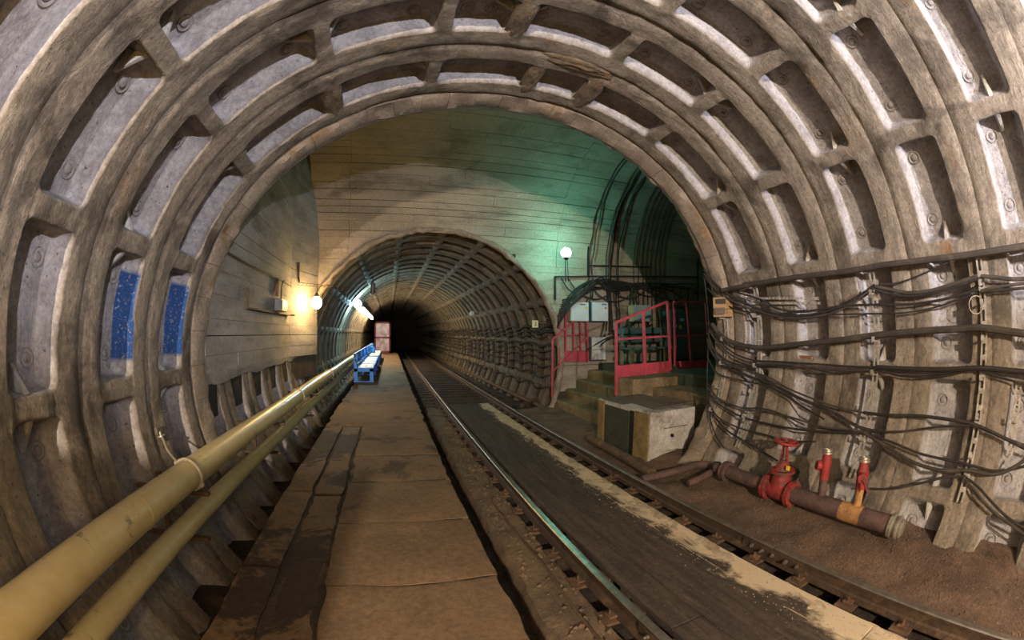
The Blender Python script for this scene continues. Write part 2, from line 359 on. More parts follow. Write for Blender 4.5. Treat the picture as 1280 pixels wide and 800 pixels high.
def cell_mesh(name, a0, a1, yc, material='lining', n0=(22, 30), blue=False, fine=True, cutpocket=False):
    A = math.radians(a1-a0); am = math.radians((a0+a1)/2); arc = A*R0; L = arc/2-RIBW
    ys = coords(W/2, HALF, n0[0], fine); ss = coords(arc/2, L, n0[1], fine)
    S, Yv = np.meshgrid(ss, ys, indexing='ij')
    ph = am+S/R0
    rc = 0.07
    wob = 0.006*fbm(ph*9, (Yv+yc)*5, 0, 3)
    qx = np.abs(S)-(L-rc); qy = np.abs(Yv)-(HALF-rc)
    d = np.hypot(np.maximum(qx, 0), np.maximum(qy, 0))+np.minimum(np.maximum(qx, qy), 0)-rc+wob
    inside = np.clip(-d/0.036, 0, 1)**0.9
    lump = 0.011*fbm(ph*R0*1.6, (Yv+yc)*7, 0, 11, 4)+0.006*fbm(ph*R0*9, (Yv+yc)*9, 0, 21, 2)
    round_edge = 0.007*sstep((0.06+d*-1)/0.08)*(1-inside)           # lips sag a little towards the pocket
    seam = 0.022*np.exp(-((np.abs(Yv)-W/2)/0.010)**2)
    roll = -0.015*np.cos(Yv/W*2*PI)*0
    h = DEPTH*inside+lump*(1-0.55*inside)+round_edge+seam+roll
    r = prof(ph)+h
    V = np.stack([CX+r*np.cos(ph), Yv+yc, CZ+r*np.sin(ph)], -1).reshape(-1, 3)
    nu, nv = len(ss), len(ys)
    idx = np.arange(nu*nv).reshape(nu, nv)
    F = np.stack([idx[:-1, :-1], idx[:-1, 1:], idx[1:, 1:], idx[1:, :-1]], -1).reshape(-1, 4)
    me = mesh(name, V, F, material, True)
    uvl = me.uv_layers.new(name='UVMap'); li = np.empty(len(me.loops), int); me.loops.foreach_get('vertex_index', li)
    uvv = np.stack([(ph*R0).reshape(-1), (Yv+yc).reshape(-1)], -1)
    uvl.data.foreach_set('uv', uvv[li].reshape(-1))
    ca = me.color_attributes.new('Paint', 'FLOAT_COLOR', 'POINT')
    cols = np.zeros((nu*nv, 4)); cols[:, 3] = 1; cols[:, 0] = sstep((-d+0.002)/0.012).reshape(-1)
    if blue: cols[:, 2] = ((Yv > 0.20) & (np.abs(S) < L-0.12) & (Yv < HALF+0.005)).astype(float).reshape(-1)
    ca.data.foreach_set('color', cols.reshape(-1))
    return me, am, L
wall_vault = struct(empty('wall_vault'), 'ribbed concrete tunnel lining with rows of recessed pockets around the camera', 'tunnel wall')
# shared small pieces: the round boss with its bolt on a pocket floor, and the wedge at a segment joint
mb = MB(); mb.torus((0, 0, 0), (0, 0, 1), 0.062, 0.007, 18, 6); mb.lathe((0, 0, -0.01), (0, 0, 0.012), [(0, 0.040), (0.6, 0.034), (0.95, 0.024), (1, 0.012)], 10)
boss_me = mesh('bolt_boss', mb.V, mb.F, 'boss_concrete', True)
mb = MB(); mb.hexa([(-0.20, -0.022, -0.02), (0.03, -0.05, -0.02), (0.03, 0.05, -0.02), (-0.20, 0.022, -0.02), (-0.17, -0.006, 0.015), (0.03, -0.022, 0.185), (0.03, 0.022, 0.185), (-0.17, 0.006, 0.015)])
gus_me = mesh('gusset', mb.V, mb.F, 'box_concrete')
def place_on_wall(me, name, parent, ph, y, off, flip=False, extra_rot=0.0):
    o = bpy.data.objects.new(name, me); link(o, parent)
    c = wall_xyz(ph, y, off); inw = Vector((-math.cos(ph), 0, -math.sin(ph))); tan = Vector((-math.sin(ph), 0, math.cos(ph)))
    if flip: tan = -tan
    M = Matrix((tan, inw.cross(tan), inw)).transposed().to_4x4()
    o.matrix_world = Matrix.Translation(Vector(c)) @ M
    return o
def ring_ribs(k):
    r = list(RIBS); r[7] = 94.4 if k % 2 else 85.9; return r
for k in range(-0, 7):
    yc = Y1C-W*k; rr = ring_ribs(k)
    for i in range(len(rr)-1):
        a0, a1 = rr[i], rr[i+1]
        left = a0 > 120
        if k >= 6 or (left and k >= 4): n0, fine = (8, 10), False
        else: n0, fine = (22, 30), True
        blue = (k in (0, 1) and i == 11)
        me, am, L = cell_mesh('lining_segment', a0, a1, yc, 'lining', n0, blue, fine)
        o = link(bpy.data.objects.new('lining_segment', me), wall_vault)
        if not fine: continue
        for sgn in (-1, 1):
            if L > 0.3: place_on_wall(boss_me, 'bolt_boss', o, am+sgn*(L-0.19)/R0, yc+0.115, -DEPTH+0.004)
        # wedges where two segments meet: every second rib, staggered from ring to ring
        for e, sgn in ((i, -1), (i+1, 1)):
            if (e+k) % 2 == 0 and L > 0.3: place_on_wall(gus_me, 'gusset', o, am+sgn*L/R0, yc-0.03, -DEPTH+0.02, flip=(sgn < 0))
# tunnel behind the camera: plain rings that close it off
V = []; F = []; nph = 60
phs = np.radians(np.linspace(-43, 223, nph))
for j, yy in enumerate((Y1C-W*6.5, -6.0, -12.0)):
    for p in phs: V.append(wall_xyz(p, yy, -0.02))
for j in range(2):
    for i in range(nph-1): F.append((j*nph+i, (j+1)*nph+i, (j+1)*nph+i+1, j*nph+i+1))
me = mesh('lining_ring', V, F, 'rim_concrete', True); link(bpy.data.objects.new('lining_ring', me), wall_vault)

# lower left lining that goes on under the board-marked wall of the chamber
wall_foot = struct(empty('wall_foot'), 'lower ribbed lining below the left board-marked wall', 'tunnel wall')
for k in range(1, 7):
    yc = Y1C+W*k
    for (a0, a1) in ((184.6, 204), (204, 223)):
        me, am, L = cell_mesh('lining_segment', a0, a1, yc, 'lining', (18, 22), False, True)
        o = link(bpy.data.objects.new('lining_segment', me), wall_foot)
        if a0 < 190: place_on_wall(boss_me, 'bolt_boss', o, am-(L-0.16)/R0, yc+0.08, -DEPTH+0.004)

# mortar smeared over the key segments at the crown
for (ph, yy, wa, wy, th) in ((73.3, 3.84, .13, .42, .020), (86.2, 3.84, .11, .42, .016), (79.5, 3.40, .50, .13, .022), (94.4, 2.87, .12, .42, .014), (127.6, 3.86, .12, .44, .016)):
    b = MB(); a_ = math.radians(ph)
    def lump(i, j, a_=a_, yy=yy, wa=wa, wy=wy, th=th):
        u, v = i/16*2-1, j/16*2-1; rr2 = math.hypot(u, v); k_ = max(0.0, 1-rr2**2)
        off = -0.03+(0.03+th)*k_**0.4+0.016*float(fbm(u*3+ph, v*4, 0, 141, 4))*k_**.5
        return tuple(wall_xyz(a_+u*wa/R0, yy+v*wy, off))
    b.grid(lump, 16, 16); auto_smooth(b.build('mortar_lump', 'mortar', wall_vault), 60)
# arch rim: concrete blocks round the opening
trim_1 = struct(empty('trim_1'), 'rough concrete rim of the arch with a thin wire along it', 'arch rim')
ang = list(np.arange(-40, 222, 6.2))
for i in range(len(ang)-1):
    n = 9; d = random.uniform(-0.006, 0.006)
    a = np.radians(np.linspace(ang[i]+0.03, ang[i+1]-0.03, n)); V = []
    for p in a:
        e = 0.026*float(fbm(p*R0*5, 3.3, 0, 31, 4)); e2 = 0.018*float(fbm(p*R0*6, 8.3, 0, 35))
        for (yy, off) in ((4.315, -0.20), (4.315, 0.0+d), (4.36, 0.02+d+e), (4.50, 0.035+d+e), (4.60+e2, 0.045+d+e2), (4.66+e2, 0.02+e2), (4.66+e2, -0.20)):
            V.append(wall_xyz(p, yy, off))
    m = 7; F = [(j*m+q, j*m+q+1, (j+1)*m+q+1, (j+1)*m+q) for j in range(n-1) for q in range(m-1)]
    F += [tuple(range(m))[::-1], tuple((n-1)*m+q for q in range(m))]
    auto_smooth(link(bpy.data.objects.new('rim_block', mesh('rim_block', V, F, 'rim_concrete')), trim_1), 35)
# wall behind the rim on the chamber side
wall_front = MB(); V = []
for p in np.radians(np.linspace(-43, 223, 70)):
    V.append(wall_xyz(p, 4.70, -0.28)); V.append((CX+9.0*math.cos(p) if math.cos(p) > 0 else CX+4.2*math.cos(p), 4.70, CZ+5.6*math.sin(p)))
wall_front.add(V, [(2*i, 2*i+1, 2*i+3, 2*i+2) for i in range(69)])
struct(wall_front.build('wall_front', 'wall_concrete'))

# ================================================================== CHAMBER: END WALL + CROSS VAULT OF BOARD-MARKED CONCRETE
YE = 10.25; VR = 2.8; VY = 7.45; VZ = 3.63
MX, MZ, MR = 1.139, 1.218, 3.33        # mouth of the running tunnel
def sec(s):        # point along the end wall section: s = height up the straight wall, then arc length
    if s <= VZ: return (YE, s, -1.0, 0.0)
    t = (s-VZ)/VR; return (VY+VR*math.cos(t), VZ+VR*math.sin(t), -math.cos(t), -math.sin(t))
wall_end = struct(empty('wall_end'), 'board-marked concrete end wall and vault around the running tunnel mouth', 'wall')
backing = MB(); ss_ = list(np.linspace(-0.6, VZ, 24))+[VZ+VR*t for t in np.linspace(0.04, 2.5, 42)]
def xspan(s, side):
    y, z, _, _ = sec(s); q = MR*MR-(z-MZ)**2
    return MX+side*math.sqrt(q) if (q > 0 and y > 9) else None
for s0, s1 in zip(ss_[:-1], ss_[1:]):
    for xa, xb in ((-2.6, 4.3), (4.3, 11.5)):
        segs = []
        l0, l1, r0, r1 = xspan(s0, -1), xspan(s1, -1), xspan(s0, 1), xspan(s1, 1)
        if xa < 0 and (l0 is not None or l1 is not None):
            l0 = MX if l0 is None else l0; l1 = MX if l1 is None else l1; r0 = MX if r0 is None else r0; r1 = MX if r1 is None else r1
            segs = [(xa, l0, xa, l1), (r0, max(xb, r0), r1, max(xb, r1))]
        elif l0 is not None or l1 is not None:
            segs = [(max(xa, r0 or xa), xb, max(xa, r1 or xa), xb)]
        else: segs = [(xa, xb, xa, xb)]
        (ya, za, na, nb), (yb, zb, nc, nd) = sec(s0), sec(s1)
        o_ = -0.035
        for a, b, c, d in segs:
            if b-a < 0.005 and d-c < 0.005: continue
            backing.add([(a, ya+na*o_, za+nb*o_), (b, ya+na*o_, za+nb*o_), (d, yb+nc*o_, zb+nd*o_), (c, yb+nc*o_, zb+nd*o_)], [(0, 1, 2, 3)])
bk = backing.build('backing', 'joint_dark', wall_end)
def board(parent, x0f, x1f, s0, s1, proud, material):
    n = 5; V = []; F = []
    for j in range(n+1):
        s = s0+(s1-s0)*j/n; y, z, ny, nz = sec(s); xa, xb = x0f(s), x1f(s)
        if xb-xa < 0.03: xb = xa+0.03
        for x in (xa, xb):
            V.append((x, y-ny*0.04, z-nz*0.04)); V.append((x, y+ny*proud, z+nz*proud))
    for j in range(n):
        a = 4*j; F += [(a+1, a+3, a+7, a+5), (a, a+1, a+5, a+4), (a+3, a+2, a+6, a+7), (a, a+4, a+6, a+2)]
    F += [(0, 2, 3, 1), (4*n, 4*n+1, 4*n+3, 4*n+2)]
    return link(bpy.data.objects.new('board', mesh('board', V, F, material)), parent)
s = 0.35; smax = VZ+VR*2.42
while s < smax:
    hgt = random.choice((0.17, 0.2, 0.24, 0.28)); s1 = s+hgt; gap = random.choice((0.003, 0.003, 0.004, 0.006, 0.013))
    y, z, _, _ = sec((s+s1)/2)
    cuts = [-2.1, -1.12+random.uniform(-.02, .02), 1.9+random.uniform(-1.5, 1.5), 4.42+random.uniform(-.02, .02), 7.6+random.uniform(-.8, .8), 11.3]
    mid_l, mid_r = xspan((s+s1)/2, -1), xspan((s+s1)/2, 1)
    e0l, e0r, e1l, e1r = xspan(s, -1), xspan(s, 1), xspan(s1, -1), xspan(s1, 1)
    for a, b in zip(cuts[:-1], cuts[1:]):
        pr = random.uniform(0.0, 0.014)
        if e0l is None or mid_l is None:
            board(wall_end, lambda q, a=a: a+0.003, lambda q, b=b: b-0.003, s, s1-gap, pr, 'wall_concrete'); continue
        L_ = lambda q: (xspan(q, -1) if xspan(q, -1) is not None else MX)
        R_ = lambda q: (xspan(q, 1) if xspan(q, 1) is not None else MX)
        if a < min(L_(s), L_(s1)): board(wall_end, lambda q, a=a: a+0.003, lambda q, b=b: min(b-0.003, L_(q)), s, s1-gap, pr, 'wall_concrete')
        if b > max(R_(s), R_(s1)): board(wall_end, lambda q, a=a: max(a+0.003, R_(q)), lambda q, b=b: b-0.003, s, s1-gap, pr, 'wall_concrete')
    s = s1
# far end of the side passage
mb = MB(); mb.add([(11.3, 4.7, -.5), (11.3, 10.3, -.5), (11.3, 10.3, 6.5), (11.3, 4.7, 6.5)], [(0, 1, 2, 3)]); struct(mb.build('wall_right', 'wall_concrete'))
# left wall of the chamber
wall_left = struct(empty('wall_left'), 'grey board-marked concrete wall on the left beyond the arch', 'wall')
XL = -2.25; YB = 8.92; XC = -1.86
mb = MB(); mb.add([(XL-.04, 4.6, 0.9), (XL-.04, YB, 0.9), (XL-.04, YB, 6.7), (XL-.04, 4.6, 6.7), (XC-.04, YE+.05, 0.9), (XC-.04, YE+.05, 6.7)], [(0, 1, 2, 3), (1, 4, 5, 2)])
mb.build('backing', 'joint_dark', wall_left)
z = 1.42
while z < 6.5:
    hgt = random.choice((0.2, 0.24, 0.3)); g = random.choice((0.003, 0.004, 0.012))
    for (p, q) in (((XL, 4.62), (XL, 6.7+random.uniform(-1, 1))), (None, (XL, YB)), ((XL, YB), (XC, YE))):
        p = prev if p is None else p; prev = q
        dx, dy = q[0]-p[0], q[1]-p[1]; ln = math.hypot(dx, dy); nx, ny = dy/ln, -dx/ln; pr = random.uniform(0, 0.013)
        b = MB(); e = 0.003
        p2 = (p[0]+dx/ln*e, p[1]+dy/ln*e); q2 = (q[0]-dx/ln*e, q[1]-dy/ln*e)
        b.hexa([(p2[0]-nx*.04, p2[1]-ny*.04, z), (p2[0]+nx*pr, p2[1]+ny*pr, z), (q2[0]+nx*pr, q2[1]+ny*pr, z), (q2[0]-nx*.04, q2[1]-ny*.04, z),
                (p2[0]-nx*.04, p2[1]-ny*.04, z+hgt-g), (p2[0]+nx*pr, p2[1]+ny*pr, z+hgt-g), (q2[0]+nx*pr, q2[1]+ny*pr, z+hgt-g), (q2[0]-nx*.04, q2[1]-ny*.04, z+hgt-g)])
        b.build('board', 'left_wall_concrete', wall_left)
    z += hgt
# ragged plaster ledge where the wall meets the lining below
mb = MB()
def ledge(i, j):
    y = 4.6+5.6*i/60; x = XL+0.0 if y < YB else XL+(XC-XL)*(y-YB)/(YE-YB)
    t = j/6; zz = 1.52-0.12*t+0.03*float(fbm(y*2.2, 1.7, 0, 44)); off = 0.025+0.012*math.sin(t*PI)+0.008*float(fbm(y*7, t*3, 0, 46))
    x = x-0.03+off; k_ = max(0.0, t-0.35)/0.65
    return (x+(min(x, -2.235)-x)*k_, y, zz-0.08*k_)
mb.grid(ledge, 60, 6); mb.build('ledge', 'left_wall_concrete', wall_left, True)

# ================================================================== RUNNING TUNNEL BEYOND THE MOUTH
wall_tunnel = struct(empty('wall_tunnel'), 'long ribbed running tunnel fading into the dark behind the end wall', 'tunnel wall')
def far_ring_mesh():
    rr = [-52, -32, -12, 8, 28, 48, 68, 86, 106, 126, 146, 166, 186, 206, 226]; ys = coords(W/2, 0.27, 5, True); Vv = []; F = []; C = []; UV = []
    base = 0
    phl = []
    for a0, a1 in zip(rr[:-1], rr[1:]):
        A = math.radians(a1-a0); arc = A*MR; L = arc/2-0.09; ss = np.unique(np.concatenate([np.linspace(-arc/2, arc/2, 9), [L, -L, L-.04, -L+.04]]))
        S, Yv = np.meshgrid(ss, ys, indexing='ij'); ph = math.radians((a0+a1)/2)+S/MR
        d = np.maximum(np.abs(S)-L, np.abs(Yv)-0.27)
        ins = sstep(-d/0.05); seam = 0.02*np.exp(-((np.abs(Yv)-W/2)/0.012)**2)
        r = MR+0.02+0.2*ins+seam+0.006*fbm(ph*30, Yv*7, 0, 51)
        Vv += list(np.stack([MX+r*np.cos(ph), Yv, MZ+r*np.sin(ph)], -1).reshape(-1, 3)); C += list(ins.reshape(-1)); UV += list(np.stack([(ph*MR).reshape(-1), Yv.reshape(-1)], -1))
        nu, nv = S.shape; idx = base+np.arange(nu*nv).reshape(nu, nv); base += nu*nv
        F += list(np.stack([idx[:-1, :-1], idx[:-1, 1:], idx[1:, 1:], idx[1:, :-1]], -1).reshape(-1, 4))
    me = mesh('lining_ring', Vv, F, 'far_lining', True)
    ul = me.uv_layers.new(name='UVMap'); li = np.empty(len(me.loops), int); me.loops.foreach_get('vertex_index', li); ul.data.foreach_set('uv', np.array(UV)[li].reshape(-1))
    ca = me.color_attributes.new('Paint', 'FLOAT_COLOR', 'POINT'); cc = np.zeros((len(Vv), 4)); cc[:, 0] = C; cc[:, 3] = 1; ca.data.foreach_set('color', cc.reshape(-1))
    return me
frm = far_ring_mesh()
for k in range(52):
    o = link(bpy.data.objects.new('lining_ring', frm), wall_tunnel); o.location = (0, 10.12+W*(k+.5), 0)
b_ = MB(); b_.add([(MX+4*math.cos(2*PI*q/24), 60.0, MZ+4*math.sin(2*PI*q/24)) for q in range(24)], [tuple(range(24))]); b_.build('dark_plug', 'joint_dark', wall_tunnel)  # dark disc added to close the bore against the world background
# crumbly rim of the mouth
trim_2 = MB()
def mouth(i, j):
    p = math.radians(-52+278*i/150); e = 0.05*float(fbm(p*22, j*0.9, 0, 61, 4))
    rr_, yy = ((MR+0.03, 10.14), (MR-0.03+e, 10.02+e*.5), (MR-0.04+e, 9.90+e), (MR+0.05+e, 9.86), (MR+0.12+e, 10.0))[j]
    if MZ+rr_*math.sin(p) > VZ: yy -= 0.0
    return (MX+rr_*math.cos(p), yy+0.16, MZ+rr_*math.sin(p))
trim_2.grid(mouth, 150, 4); struct(trim_2.build('trim_2', 'rim_concrete', None, True), 'crumbled brown rim around the running tunnel mouth', 'arch rim')

# ================================================================== FLOORS
mb = MB()
mb.grid(lambda i, j: (-2.4+14*j/70, -8+70*i/280 if i < 280 else 62, -0.30+0.02*float(fbm((-2.4+14*j/70)*4, (-8+70*i/280)*4, 0, 71))), 280, 70)
struct(mb.build('floor', 'bed', None, True), 'dark dirty track bed', 'floor')
# dirt bank between the right rail and the wall
def bank(i, j):
    x = 3.16+1.75*j/60; y = -2.6+13*i/240
    t = (x-3.16)/1.5; n_ = float(fbm(x*2.3, y*2.3, 0, 81, 4))
    z = -0.135+0.17*sstep(np.array((t-0.05)/0.8))*1.0+0.028*n_*min(1, t*4)
    if y > 6.2: z = z*0.5-0.06
    return (x, y, float(z))
mb = MB(); mb.grid(bank, 240, 60); dirt_bank = struct(mb.build('floor_bank', 'dirt', None, True), 'brown trodden dirt between right rail and ribbed wall', 'ground')
def bank_z(x, y):
    t = (x-3.16)/1.5; z = -0.135+0.17*float(sstep(np.array((t-0.05)/0.8)))+0.028*float(fbm(x*2.3, y*2.3, 0, 81, 4))*min(1, max(0, t*4))
    return z*0.5-0.06 if y > 6.2 else z
# walkway slabs
ZW = 0.35
floor_walkway = struct(empty('floor_walkway'), 'raised brown concrete walkway of slabs beside the track', 'walkway')
def slab(name, x0, x1, y0, y1, z0, z1, m, parent, seed, nx=10, ny=8, amp=0.004, rag=0.006):
    b = MB()
    def f(i, j):
        u, v = j/nx, i/ny; x = x0+(x1-x0)*u; y = y0+(y1-y0)*v
        ex = rag*float(fbm(y*6, seed, 0, 91)); ey = rag*float(fbm(x*6, seed, 5, 92))
        x += ex*(1 if u == 1 else -1 if u == 0 else 0); y += ey*(1 if v == 1 else -1 if v == 0 else 0)
        drop = 0.008 if (i in (0, ny) or j in (0, nx)) else 0.0
        return (x, y, z1-drop+amp*float(fbm(x*3, y*3, seed, 93)))
    b.grid(f, ny, nx)
    n = (nx+1)
    rim = [j for j in range(nx)]+[i*n+nx for i in range(ny)]+[ny*n+j for j in range(nx, 0, -1)]+[i*n for i in range(ny, 0, -1)]
    k0 = len(b.V); b.V += [(b.V[r][0], b.V[r][1], z0) for r in rim]; m_ = len(rim)
    b.F += [(rim[q], rim[(q+1) % m_], k0+(q+1) % m_, k0+q) for q in range(m_)]; b.M += [0]*m_
    o = b.build(name, m, parent); auto_smooth(o, 30); return o
js = [-1.6, -0.62, 0.36, 1.34, 2.31, 3.27, 4.29, 5.30, 6.15, 7.15]
for i in range(len(js)-1): slab('slab', -0.51, 0.60+random.uniform(-.006, .006), js[i]+.013, js[i+1]-.013, ZW-0.13, ZW+random.uniform(-.006, .006), 'slab', floor_walkway, i*3.7, 12, 14, 0.005, 0.014)
ja = [-1.2, 0.9, 2.55, 4.05, 7.12]
for i in range(len(ja)-1): slab('kerb_slab', -1.17, -0.88, ja[i]+.01, ja[i+1]-.02, ZW-0.45, ZW-0.012+random.uniform(-.008, .008), 'strip', floor_walkway, 40+i*3.1, 6, 18, 0.008, 0.012)
jb = [-1.2, 1.35, 2.75, 4.0, 7.10]
for i in range(len(jb)-1): slab('kerb_slab', -0.84, -0.56, jb[i]+.01, jb[i+1]-.03, ZW-0.45, ZW-0.022+random.uniform(-.008, .008), 'strip', floor_walkway, 60+i*2.3, 6, 18, 0.009, 0.018)
slab('paving', -1.17, 0.60, 7.18, 33.6, ZW-0.2, ZW+0.006, 'slab', floor_walkway, 99, 16, 160, 0.006, 0.03)
mb = MB(); mb.box(-1.10, -0.5, -1.6, 7.2, -0.3, ZW-0.10); mb.box(-0.5, 0.50, -1.6, 7.2, -0.3, ZW-0.12); mb.box(-1.12, 0.54, 7.2, 33.5, -0.3, ZW-0.08)
mb.build('walkway_base', 'kerb', floor_walkway)
mb = MB(); mb.box(-0.505, 0.56, -1.6, 7.17, ZW-.1, ZW-.014); mb.build('joint_fill', 'joint_dark', floor_walkway)
mb = MB(); mb.box(-1.13, -0.52, -1.2, 7.17, ZW-.1, ZW-.040); mb.build('joint_fill', 'bed', floor_walkway)
# kerb that carries the left rail fastenings
def kerb(i, j):
    y = -1.8+13.2*i/220; u = j/8
    nx_ = 0.03*float(fbm(y*3.1, 2.2, 0, 101)); nz_ = 0.02*float(fbm(y*4.1, u*4, 0, 103))
    prof_ = ((0.92, -0.30), (0.95, -0.22), (0.975, -0.165), (1.02, -0.15), (1.10, -0.15), (1.20, -0.155), (1.30, -0.165), (1.38, -0.18), (1.42, -0.30))[j]
    return (prof_[0]+(nx_ if j < 5 else 0), y, prof_[1]+(nz_ if 1 < j < 8 else 0))
mb = MB(); mb.grid(kerb, 220, 8); struct(auto_smooth(mb.build('kerb_strip', 'kerb'), 50), 'rough concrete kerb along the left rail', 'kerb')

# ================================================================== TRACK
XA, XB = 1.511, 3.103
RPROF = [(-0.066, -0.152), (0.066, -0.152), (0.066, -0.142), (0.020, -0.128), (0.009, -0.112), (0.009, -0.045), (0.035, -0.034), (0.036, -0.010), (0.028, -0.0015), (0.0, 0.0), (-0.028, -0.0015), (-0.036, -0.010), (-0.035, -0.034), (-0.009, -0.045), (-0.009, -0.112), (-0.020, -0.128), (-0.066, -0.142)]
def rail_bar(name, x, y0, y1, parent):
    b = MB(); n = len(RPROF); ny = max(1, int((y1-y0)/1.0))
    V = [(x+p[0], y0+(y1-y0)*k/ny, p[1]) for k in range(ny+1) for p in RPROF]; F = []; Mi = []
    for k in range(ny):
        for q in range(n): F.append((k*n+q, (k+1)*n+q, (k+1)*n+(q+1) % n, k*n+(q+1) % n)); Mi.append(1 if 7 <= q <= 10 else 0)
    F += [tuple(range(n))[::-1], tuple(ny*n+q for q in range(n))]; Mi += [0, 0]
    b.add(V, F); b.M = Mi; return b.build(name, ['rail_steel', 'rail_worn'], parent)
def fishplate(x, yc, side, parent):
    b = MB(); b.box(x+side*0.010 if side > 0 else x-0.034, x+0.034 if side > 0 else x-0.010, yc-0.40, yc+0.40, -0.118, -0.04, 0.006); fp = b.build('fishplate', 'rail_steel', parent)
    for q, dy in enumerate((-0.30, -0.17, 0.0, 0.13, 0.27)):
        b = MB(); L_ = 0.05 if q % 2 else 0.022
        b.lathe((x+side*0.033, yc+dy, -0.078), (x+side*(0.033+L_+0.015), yc+dy, -0.078), [(0, 0.021), (0.55, 0.021), (0.56, 0.011), (1, 0.011)], 6); auto_smooth(b.build('bolt', 'bolt_steel', fp))
def chair(x, yc, parent, outer):
    b = MB(); b.box(x-0.17, x+0.17, yc-0.09, yc+0.09, -0.178, -0.153, 0.004)
    for s_ in (-1, 1):
        xa, xb = sorted((x+s_*0.052, x+s_*0.125)); b.box(xa, xb, yc-0.045, yc+0.045, -0.153, -0.128, 0.006)
        b.lathe((x+s_*0.10, yc, -0.153), (x+s_*0.10, yc, -0.09), [(0, 0.018), (.55, 0.018), (.56, 0.010), (1, 0.010)], 8)
    return b.build('base_plate', 'rust_steel', parent)
railL = thing('rail', 'left rail with a bright worn head next to the walkway kerb', 'rail', 'running rails')
jL = 1.47
rail_bar('rail_bar', XA, -2.0, jL-0.006, railL); rail_bar('rail_bar', XA, jL+0.006, 58, railL)
fishplate(XA, jL, -1, railL); fishplate(XA, jL, 1, railL)
railR = thing('rail', 'right rail with a worn head beside the dirt bank', 'rail', 'running rails')
jR = 1.98
rail_bar('rail_bar', XB, -2.0, jR-0.006, railR); rail_bar('rail_bar', XB, jR+0.006, 58, railR)
fishplate(XB, jR, -1, railR); fishplate(XB, jR, 1, railR)
cm = None
for (xx, par) in ((XA, railL), (XB, railR)):
    y = -0.6
    while y < 26:
        if cm is None: o = chair(xx, 0.0, par, -1); cm = o.data; o.location.y = y
        else: o = link(bpy.data.objects.new('base_plate', cm), par); o.location = (xx-XA, y, 0)
        y += 0.55
# sleepers in the running tunnel
b = MB(); b.box(1.0, 3.6, -0.12, 0.12, -0.36, -0.178, 0.01); sl = b.build('sleeper', 'sleeper_wood'); tag(sl, 'first dark sleeper from the far end of the decking', 'sleeper', 'sleepers of the running tunnel'); sl.location.y = 11.9
for k in range(1, 36):
    o = sl.copy(); COL.objects.link(o); o.location.y = 11.9+0.62*k
    o['label'] = ('%s dark sleeper from the far end of the decking' % ['second', 'third', 'fourth', 'fifth', 'sixth', 'seventh', 'eighth', 'ninth', 'tenth', 'eleventh', 'twelfth'][k-1]) if k < 12 else 'faint dark sleeper deep in the running tunnel'
# planked decking between the rails
deck = thing('track_decking', 'dark wooden decking planks laid between the two rails', 'decking')
for r_, (x0, x1) in enumerate(((1.655, 1.93), (1.935, 2.22), (2.225, 2.50), (2.505, 2.775))):
    y = -1.3-0.7*r_*0.6
    while y < 11.3:
        y1 = min(11.4, y+random.uniform(2.2, 3.6)); b = MB(); dz = random.uniform(-0.006, 0.004)
        b.box(x0+.002, x1-.002, y+.004, y1-.004, -0.115, -0.062+dz, 0.005); b.build('plank', 'deck_wood', deck); y = y1
for y in np.arange(-0.9, 11, 1.1):
    b = MB(); b.box(1.69, 2.75, y-.06, y+.06, -0.24, -0.116); b.build('bearer', 'deck_wood', deck)
# spilt pale sand along the right edge of the decking
mb = MB(); n_, m_ = 330, 26
def sandz(x, y):
    edge = 2.665-0.006*y+0.07*float(fbm(y*1.5, 3.1, 0, 111, 4))+0.10*float(fbm(x*9, y*9, 0, 115, 3))
    v = (x-edge)/0.25+0.5*float(fbm(x*5, y*5, 0, 113, 3))
    return -0.0655+0.016*min(max(v, -0.8), 1)+0.003*float(fbm(x*16, y*16, 0, 117, 2))
mb.grid(lambda i, j: (2.12+0.65*j/m_, 0.3+10.4*i/n_, sandz(2.12+0.65*j/m_, 0.3+10.4*i/n_)), n_, m_)
tag(mb.build('sand', 'sand', None, True), 'pale sand spilt along the right edge of the decking', 'sand', kind='stuff')
# gravel and crumbs
def crumbs(name, label, cat, n, fx, m, seed, r0=0.006, r1=0.02):
    rnd = random.Random(seed); b = MB()
    for _ in range(n):
        x, y, z = fx(rnd); r = rnd.uniform(r0, r1); t = [rnd.uniform(.6, 1.2)*r for _ in range(6)]
        b.add([(x+t[0], y, z+r*.2), (x, y+t[1], z+r*.2), (x-t[2], y, z+r*.2), (x, y-t[3], z+r*.2), (x, y, z+t[4]), (x, y, z-r*.6)], [(0, 1, 4), (1, 2, 4), (2, 3, 4), (3, 0, 4), (1, 0, 5), (2, 1, 5), (3, 2, 5), (0, 3, 5)])
    return tag(b.build(name, m), label, cat, kind='stuff')
def f1(r): x = r.uniform(3.3, 4.4); y = r.uniform(-.6, 6); return x, y, bank_z(x, y)
crumbs('gravel', 'small stones scattered over the dirt bank', 'gravel', 900, f1, 'dirt', 3)
def f2(r): return r.uniform(2.79, 3.03), r.uniform(0.2, 9), -0.285
crumbs('gravel', 'pale grit between the decking and the right rail', 'gravel', 1800, f2, 'sand', 4, 0.008, 0.022)
def f3(r): return r.uniform(1.0, 1.36), r.uniform(0.3, 9), -0.15
def f5(r):
    x = 2.77-abs(r.gauss(0, .16)); return max(x, 1.7), r.uniform(0.3, 10.5), -0.062
crumbs('sand_grains', 'loose sand grains scattered over the decking', 'sand', 3000, f5, 'sand', 8, 0.003, 0.010)
crumbs('rubble', 'crumbled concrete bits on the left rail kerb', 'rubble', 350, f3, 'kerb', 5, 0.008, 0.035)
def f4(r): return r.uniform(0.62, 0.95), r.uniform(0.3, 9), -0.29
crumbs('rubble', 'dark rubble in the gutter beside the walkway', 'rubble', 300, f4, 'bed', 6, 0.01, 0.03)
